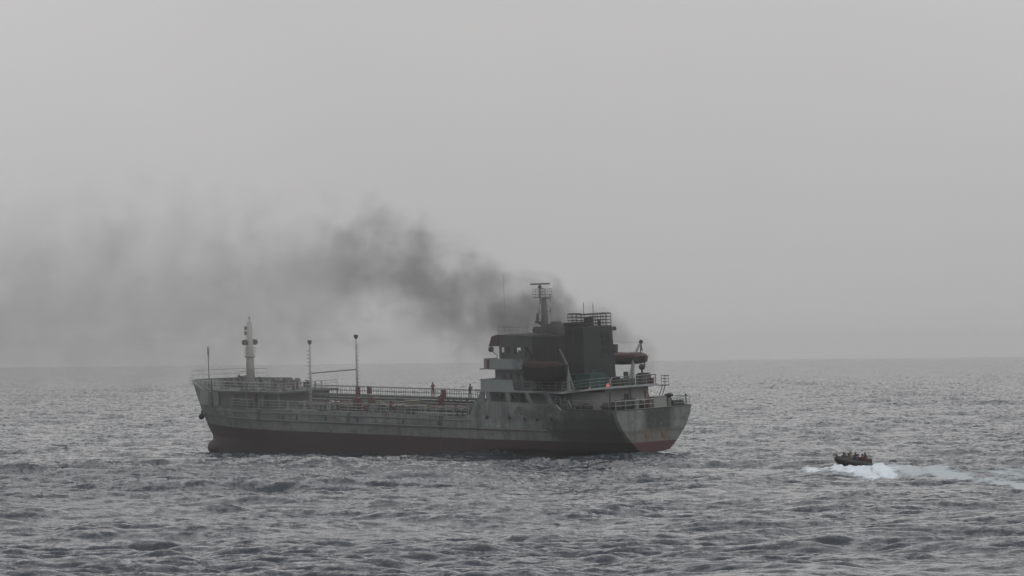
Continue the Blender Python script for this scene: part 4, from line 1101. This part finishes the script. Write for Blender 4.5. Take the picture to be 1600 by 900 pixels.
# ------------------------------------------------------------------ inflatable boat with its crew, and the wake
def foam_mat(name, col=(.64, .71, .77), cover=.5, scale=1.6):
    m, n, l = newmat(name); g = G(m.node_tree)
    t = g.node('ShaderNodeTexCoord'); P = t.outputs['Object']
    at = g.node('ShaderNodeAttribute', attribute_name='dens')
    f = g.noise(P, scale, 6, .72, dist=.5); f2 = g.noise(P, scale*.28, 3, .6)
    v = g.math('ADD', g.math('MULTIPLY', f, .6), g.math('MULTIPLY', f2, .4))
    a = g.rng(g.math('ADD', v, g.math('MULTIPLY', at.outputs['Fac'], .62)), .70, 1.0, 0, 1, True)
    b = g.node('ShaderNodeBsdfPrincipled'); b.inputs['Base Color'].default_value = (*col, 1); b.inputs['Roughness'].default_value = .8
    bp = g.node('ShaderNodeBump'); bp.inputs['Distance'].default_value = .15; l.new(f, bp.inputs['Height']); l.new(bp.outputs[0], b.inputs['Normal'])
    tr = g.node('ShaderNodeBsdfTransparent'); mxs = g.node('ShaderNodeMixShader')
    l.new(a, mxs.inputs[0]); l.new(tr.outputs[0], mxs.inputs[1]); l.new(b.outputs[0], mxs.inputs[2])
    o = g.node('ShaderNodeOutputMaterial'); l.new(mxs.outputs[0], o.inputs['Surface'])
    return m
BX, BY = 34.45, 534.0
bz = float(sea_disp(np.array([BX]), np.array([BY]))[0, 2])
rib = bpy.data.objects.new('inflatable_boat', None); C.objects.link(rib)
BHEAD = R(217)
RIB_M = Matrix.Translation((BX, BY, .0)) @ Matrix.Rotation(BHEAD, 4, 'Z') @ Matrix.Rotation(-R(5), 4, 'Y')
rib.matrix_world = RIB_M
tag(rib, 'small dark inflatable boat crowded with crew speeding left across the sea', 'boat')
COLLAR = plain('grey_rubber_collar', (.018, .018, .021), .6, var=.25, scale=2)
RIBH = plain('dark_boat_bottom', (.022, .023, .027), .5)
def collar_path(off=0.0):
    p = []
    for s_ in (1, -1):
        q = [(-2.0, s_*.8, .46), (-1.0, s_*.84, .46), (0, s_*.84, .48), (1.0, s_*.76, .56), (1.6, s_*.5, .70), (2.0, s_*.2, .82)]
        p.append(q if s_ > 0 else q[::-1])
    return p[0] + [(2.1, 0, .86)] + p[1]
MB().tube(collar_path(), [.16]+[.29]*11+[.16], 10)  .build('collar', COLLAR, rib, True)
for s_ in (1, -1):
    MB().tube([(x, y*1.0+s_*.21, z+.05) for x, y, z in collar_path() if y*s_ > 0.1], .03, 4).build('grab_rope', PALE, rib)
hb2 = MB()
st = [(-2.0, .7, -.15), (-1.0, .75, -.18), (0, .75, -.18), (1.0, .6, -.05), (1.6, .35, .2), (2.05, .05, .6)]
for x, b_, kz in st: hb2.v += [(x, -b_, .45 if x < 1 else .55), (x, -b_*.8, kz+.22), (x, 0, kz), (x, b_*.8, kz+.22), (x, b_, .45 if x < 1 else .55)]
hb2.f = [(i*5+j, (i+1)*5+j, (i+1)*5+j+1, i*5+j+1) for i in range(len(st)-1) for j in range(4)] + [(0, 1, 2, 3, 4)]
hb2.build('boat_bottom', RIBH, rib)
MB().box(-1.98, 1.3, -.66, .66, .20, .26).build('floor', RIBH, rib)
MB().box(-2.02, -1.95, -.66, .66, .1, .75).build('boat_transom', CL['rust'], rib)
MB().hexa([(-.5, -.28, .26), (.05, -.28, .26), (.05, .28, .26), (-.5, .28, .26)], [(-.4, -.25, 1.0), (-.05, -.25, 1.0), (-.05, .25, 1.0), (-.4, .25, 1.0)]).build('console', RIBH, rib)
om = MB().hexa([(-2.45, -.16, .75), (-1.98, -.16, .75), (-1.98, .16, .75), (-2.45, .16, .75)], [(-2.4, -.13, 1.15), (-2.05, -.13, 1.15), (-2.05, .13, 1.15), (-2.4, .13, 1.15)]).box(-2.3, -2.12, -.07, .07, -.35, .78).build('outboard_engine', RUBBER, rib)
MB().tube([(-1.8, .5, .6), (-1.8, .5, 1.5), (-1.8, -.5, 1.5), (-1.8, -.5, .6)], .03, 5).build('roll_bar', RIBH, rib)
MB().tube([(1.9, 0, 1.0), (2.5, .1, 1.2)], .05, 5).box(2.3, 2.6, -.05, .2, 1.15, 1.27).build('bow_light', RUBBER, rib)
def in_boat(x, y, z=.2): return RIB_M @ Matrix.Translation((x, y, z))
gB = 'crew in the inflatable boat'
HEL = plain('dark_helmet', (.03, .03, .032), .5); HELG = plain('olive_helmet', (.10, .11, .06), .5)
person(in_boat(1.35, .2, .35), 'foremost person in navy clothes crouching at the bow of the inflatable', CL['navy'], CL['dark'], 'sit', yaw=R(-90), arms='fwd', hat=HEL, group=gB, bulk=1.3)
person(in_boat(.75, -.25, .3), 'person in olive clothes sitting second from the bow of the inflatable', CL['olive'], CL['dark'], 'sit', yaw=R(-80), hat=HELG, group=gB, bulk=1.3)
person(in_boat(.55, .35, .45), 'person in a pale green vest kneeling high just ahead of the console', CL['lime'], CL['navy'], 'sit', yaw=R(-100), arms='lap', hat=HELG, group=gB, bulk=1.3)
person(in_boat(-.35, -.05, .25), 'helmsman in black standing tallest behind the console of the inflatable', CL['dark'], CL['dark'], 'stand', h=1.45, yaw=R(-90), arms='fwd', hat=HEL, group=gB, bulk=1.3)
person(in_boat(-.9, .45, .3), 'person in a brick red vest sitting just behind the helmsman', CL['rust'], CL['dark'], 'sit', yaw=R(-70), group=gB, bulk=1.3)
person(in_boat(-1.1, -.35, .3), 'person in dark clothes sitting on the far side behind the helmsman', CL['dark'], CL['dark'], 'sit', yaw=R(-110), group=gB, bulk=1.3)
person(in_boat(-1.6, .1, .48), 'rearmost person in black sitting high at the stern of the inflatable', CL['dark'], CL['rust'], 'sit', yaw=R(-90), hat=HEL, group=gB, bulk=1.3)

person(in_boat(.15, -.4, .3), 'person in dark clothes sitting on the far side just ahead of the console', CL['dark'], CL['navy'], 'sit', yaw=R(-95), group=gB, bulk=1.3)
person(in_boat(.1, .5, .25), 'person in navy clothes sitting on the near side beside the console', CL['navy'], CL['dark'], 'sit', yaw=R(-60), arms='lap', group=gB, bulk=1.3)
person(in_boat(-1.35, .5, .28), 'person in dark red clothes sitting low on the near side by the stern', CL['rust'], CL['rust'], 'sit', yaw=R(-100), hat=HEL, group=gB, bulk=1.3)
def foam_strip(name, path, widths, dens, mat, label, lift=.05, nl=220, nw=26, bulge=0.0):
    path = np.array(path, float); t = np.linspace(0, len(path)-1, nl)
    cx = np.interp(t, range(len(path)), path[:, 0]); cy = np.interp(t, range(len(path)), path[:, 1])
    wd = np.interp(t, range(len(path)), widths); dn = np.interp(t, range(len(path)), dens)
    dx, dy = np.gradient(cx), np.gradient(cy); L = np.hypot(dx, dy); nx, ny = -dy/L, dx/L
    sI = np.linspace(-1, 1, nw)
    X = cx[:, None] + nx[:, None]*sI*wd[:, None]; Y = cy[:, None] + ny[:, None]*sI*wd[:, None]
    D = sea_disp(X, Y)
    rg = np.random.default_rng(4)
    bl = bulge*(1-sI**2)[None, :]*np.interp(t, range(len(path)), dens)[:, None]*(0.5+tsample(T2, X*9, Y*9)[..., 2]/.17)
    Z = D[..., 2] - (X*X+Y*Y)/(2*RE) + lift + np.maximum(bl, 0)
    co = np.stack([X+D[..., 0], Y+D[..., 1], Z], -1).reshape(-1, 3)
    i, j = np.meshgrid(np.arange(nl-1), np.arange(nw-1), indexing='ij')
    q = np.stack([i*nw+j, i*nw+j+1, (i+1)*nw+j+1, (i+1)*nw+j], -1).reshape(-1, 4)
    me = bpy.data.meshes.new(name); me.from_pydata(co.tolist(), [], q.tolist())
    at = me.attributes.new('dens', 'FLOAT', 'POINT')
    ends = np.clip(np.minimum(np.arange(nl), np.arange(nl)[::-1])/(nl*.08), 0, 1)
    a = dn[:, None]*(1-np.abs(sI)[None, :]**2.0)*ends[:, None]
    at.data.foreach_set('value', a.astype(np.float32).ravel())
    me.polygons.foreach_set('use_smooth', [True]*len(me.polygons)); me.materials.append(mat)
    o = bpy.data.objects.new(name, me); C.objects.link(o)
    tag(o, label, 'foam', kind='stuff')
    return o
FO = foam_mat('bow_foam'); FW = foam_mat('wake_foam', (.40, .45, .48), scale=1.1)
foam_strip('hull_wash', [tuple((SHIP_M @ Vector((u, half(u, -.3)+.9, -.4)))[:2]) for u in (6, 12, 20, 30, 42, 54, 64, 72, 78, 83)], [1.6]*10, [.42, .30, .22, .26, .20, .27, .25, .32, .42, .42], FW, 'thin line of lapping foam where the sea meets the near side of the tanker', .06, 400, 10)
def foam_patch(name, blobs, mat, label, lift, rise, dx=.11, dy=.6):
    """churned water: a sheet that follows the waves, dense where the blobs lie, humped up by the froth"""
    b = np.array(blobs); x0, x1 = (b[:, 0]-2.2*b[:, 2]).min(), (b[:, 0]+2.2*b[:, 2]).max(); y0, y1 = (b[:, 1]-2.2*b[:, 3]).min(), (b[:, 1]+2.2*b[:, 3]).max()
    X, Y = np.meshgrid(np.arange(x0, x1, dx), np.arange(y0, y1, dy), indexing='ij')
    a = np.zeros_like(X)
    for cx, cy, sx, sy, am in blobs: a = np.maximum(a, am*np.exp(-((X-cx)/sx)**2-((Y-cy)/sy)**2))
    D = sea_disp(X, Y); ch = tsample(T3, X*1.2, Y*1.7)[..., 2]/.04
    Z = D[..., 2] - (X*X+Y*Y)/(2*RE) + lift + np.maximum(0, rise*a*(.6+.4*ch))
    co = np.stack([X+D[..., 0], Y+D[..., 1], Z], -1).reshape(-1, 3); nl, nw = X.shape
    i, j = np.meshgrid(np.arange(nl-1), np.arange(nw-1), indexing='ij'); keep = (a[:-1, :-1] > .03).ravel()
    q = np.stack([i*nw+j, (i+1)*nw+j, (i+1)*nw+j+1, i*nw+j+1], -1).reshape(-1, 4)[keep]
    used = np.unique(q); mp = np.zeros(len(co), int); mp[used] = np.arange(len(used))
    me = bpy.data.meshes.new(name); me.from_pydata(co[used].tolist(), [], mp[q].tolist())
    at = me.attributes.new('dens', 'FLOAT', 'POINT'); at.data.foreach_set('value', a.ravel()[used].astype(np.float32))
    me.polygons.foreach_set('use_smooth', [True]*len(me.polygons)); me.materials.append(mat)
    o = bpy.data.objects.new(name, me); C.objects.link(o); tag(o, label, 'foam', kind='stuff')
foam_patch('bow_foam', [(29.6, 520, 1.4, 13, .85), (31.2, 512, 1.6, 20, 1.05), (33.0, 505, 1.9, 27, 1.05), (35.0, 503, 1.7, 25, 1.0), (36.9, 512, 1.4, 12, .85), (37.6, 520, 1.0, 8, .6)], FO, 'bright white foam thrown up along the near side of the inflatable', .05, .32)
foam_patch('wake_foam', [(37.5, 505, 2.4, 24, .98), (40.3, 497, 2.6, 22, .92), (41.3, 487, 2.2, 14, .92), (42.2, 474, 2.0, 12, .92), (43.2, 463, 1.9, 10, .95), (44.3, 453, 1.9, 9, .95), (46, 443, 2.2, 9, .9), (46.5, 497, 3.2, 14, .78), (51.0, 497, 3.2, 13, .72)], FW, 'long pale foam trail left on the water behind the inflatable', .04, .12)

# ------------------------------------------------------------------ smoke and haze (volumes)
def smoke(name, P0, direc, S, zc, rad, lat, amp, dens, col, nscale, contrast, label, seed=0.0, step=1.0, zr=None):
    """a drifting plume: centre height, radius and density follow curves along the drift"""
    d = Vector((direc[0], direc[1], 0)).normalized(); nrm = Vector((-d.y, d.x, 0)); P0 = Vector(P0)
    zr = zr or rad
    ss = np.linspace(-.03, 1, 26); xs = np.linspace(0, 1, len(zc))
    b = MB(); n = 14
    for s_ in ss:
        c_ = P0 + d*(s_*S); z = np.interp(s_, xs, zc); r = np.interp(s_, xs, rad)*1.25; rz_ = np.interp(s_, xs, zr)*1.25; la = np.interp(s_, xs, lat)
        for k in range(n):
            a = 2*math.pi*k/n; p = c_ + nrm*(la+r*math.cos(a)); b.v.append((p.x, p.y, max(-1.5, z + rz_*math.sin(a))))
    b.f = [(i*n+k, i*n+(k+1) % n, (i+1)*n+(k+1) % n, (i+1)*n+k) for i in range(len(ss)-1) for k in range(n)]
    b.f += [tuple(range(n))[::-1], tuple((len(ss)-1)*n+k for k in range(n))]
    m, nn, l = newmat(name); g = G(m.node_tree)
    t = g.node('ShaderNodeTexCoord'); P = t.outputs['Object']
    rel = g.vmath('SUBTRACT', P, tuple(P0))
    s_n = g.math('DIVIDE', g.vmath('DOT_PRODUCT', rel, tuple(d), out=1), S, clamp=False)
    t_n = g.vmath('DOT_PRODUCT', rel, tuple(nrm), out=1)
    sp_ = g.node('ShaderNodeSeparateXYZ'); l.new(P, sp_.inputs[0])
    def curve(vals, mxv):
        fc_ = g.node('ShaderNodeFloatCurve'); cv = fc_.mapping.curves[0]
        pts = list(zip(np.linspace(0, 1, len(vals)), [v/mxv for v in vals]))
        cv.points[0].location = pts[0]; cv.points[1].location = pts[-1]
        for p in pts[1:-1]: cv.points.new(*p)
        fc_.mapping.update(); l.new(s_n, fc_.inputs['Value'])
        return g.math('MULTIPLY', fc_.outputs[0], mxv)
    off = 40.0
    zcn = curve(zc, 60.0); rn = curve(rad, 30.0); zrn = curve(zr, 30.0); an = curve(amp, 1.0)
    la_n = g.math('SUBTRACT', curve([q+off for q in lat], 80.0), off)
    warp = g.noise(P, nscale*.5, 2, .5, out='Color')
    Pw = g.vmath('ADD', g.vmath('ADD', P, (seed, seed*.7, seed*1.3)), g.vmath('SCALE', g.vmath('SUBTRACT', warp, (.5, .5, .5)), scale=5.0))
    nf = g.noise(Pw, nscale, 6, .66)
    a1 = g.math('DIVIDE', g.math('SUBTRACT', t_n, la_n), rn); a2 = g.math('DIVIDE', g.math('SUBTRACT', sp_.outputs[2], zcn), zrn)
    q = g.math('SQRT', g.math('ADD', g.math('POWER', g.math('ABSOLUTE', a1), 2.0), g.math('POWER', g.math('ABSOLUTE', a2), 2.0)))
    v = g.math('ADD', g.math('SUBTRACT', 1.0, q), g.math('MULTIPLY', g.math('SUBTRACT', nf, .52), contrast))
    v = g.math('MULTIPLY', g.rng(v, 0.0, 1.0, 0, 1, True), g.rng(q, 1.22, 1.0))
    v = g.math('MULTIPLY', v, an)
    v = g.math('MULTIPLY', v, g.math('MULTIPLY', g.rng(s_n, -.02, .01), g.rng(s_n, 1.0, .96)))
    pvn = g.node('ShaderNodeVolumePrincipled')
    pvn.inputs['Color'].default_value = (*col, 1); pvn.inputs['Anisotropy'].default_value = 0.0
    pvn.inputs['Density Attribute'].default_value = ''
    l.new(g.math('MULTIPLY', v, dens), pvn.inputs['Density'])
    o = g.node('ShaderNodeOutputMaterial'); l.new(pvn.outputs[0], o.inputs['Volume'])
    m.cycles.volume_step_rate = step
    ob = b.build(name, m)
    tag(ob, label, 'smoke', kind='stuff')
    return ob
src = SHIP_M @ Vector((9.5, 0, 14))
#            s: 0     .1    .2    .3    .4    .5    .6    .7    .8    .9    1.0
smoke('smoke_plume', (src.x+2.5, src.y+1.0, 0), (-.94, .34), 97.5,
      [14.5, 16.5, 18.6, 21.8, 20.5, 19.5, 19.5, 19.0, 18.0, 17.5, 17.0],
      [2.8, 5.0, 7.2, 8.6, 11.0, 13.5, 15.5, 17.0, 17.5, 18.0, 18.0],
      [0]*11,
      [1.0, 1.0, .62, .44, .20, .12, .10, .085, .08, .075, .075],
      .28, (.30, .30, .31), .21, 3.0, 'dark grey smoke plume rising from the burning deckhouse and drifting left', 3.0, .5)

smoke('smoke_pall', (src.x+6.5, src.y-6.5, 0), (-1, .22), 26.0,
      [11.0, 12.0, 13.0, 13.5, 14.5], [3.0, 4.2, 4.6, 4.6, 4.0], [0]*5, [.5, 1.0, .8, .6, .4],
      .10, (.12, .125, .13), .26, 2.6, 'thin dark smoke wrapped around the funnel casing and wheelhouse', 9.0, 1.0)
smoke('smoke_veil', (src.x, src.y-2, 0), (-1, -.02), 100.0,
      [10, 11, 13, 14, 15, 15], [5, 8, 12, 14, 15, 16], [0]*6, [.3, .8, 1, 1, 1, 1],
      .018, (.50, .50, .51), .07, 1.6, 'faint grey smoke veil hanging low over the forward half of the tanker', 21.0, 2.0)
hz = MB().box(-17000, 17000, -17000, 17000, -24, 46)
m, nn, l = newmat('haze_air'); g = G(m.node_tree)
pvn = g.node('ShaderNodeVolumePrincipled'); pvn.inputs['Color'].default_value = (.99, .99, .99, 1)
pvn.inputs['Density'].default_value = HAZE_DENSITY; pvn.inputs['Density Attribute'].default_value = ''; pvn.inputs['Anisotropy'].default_value = 0.2
o_ = g.node('ShaderNodeOutputMaterial'); l.new(pvn.outputs[0], o_.inputs['Volume'])
hzo = hz.build('haze', m); tag(hzo, kind='stuff')
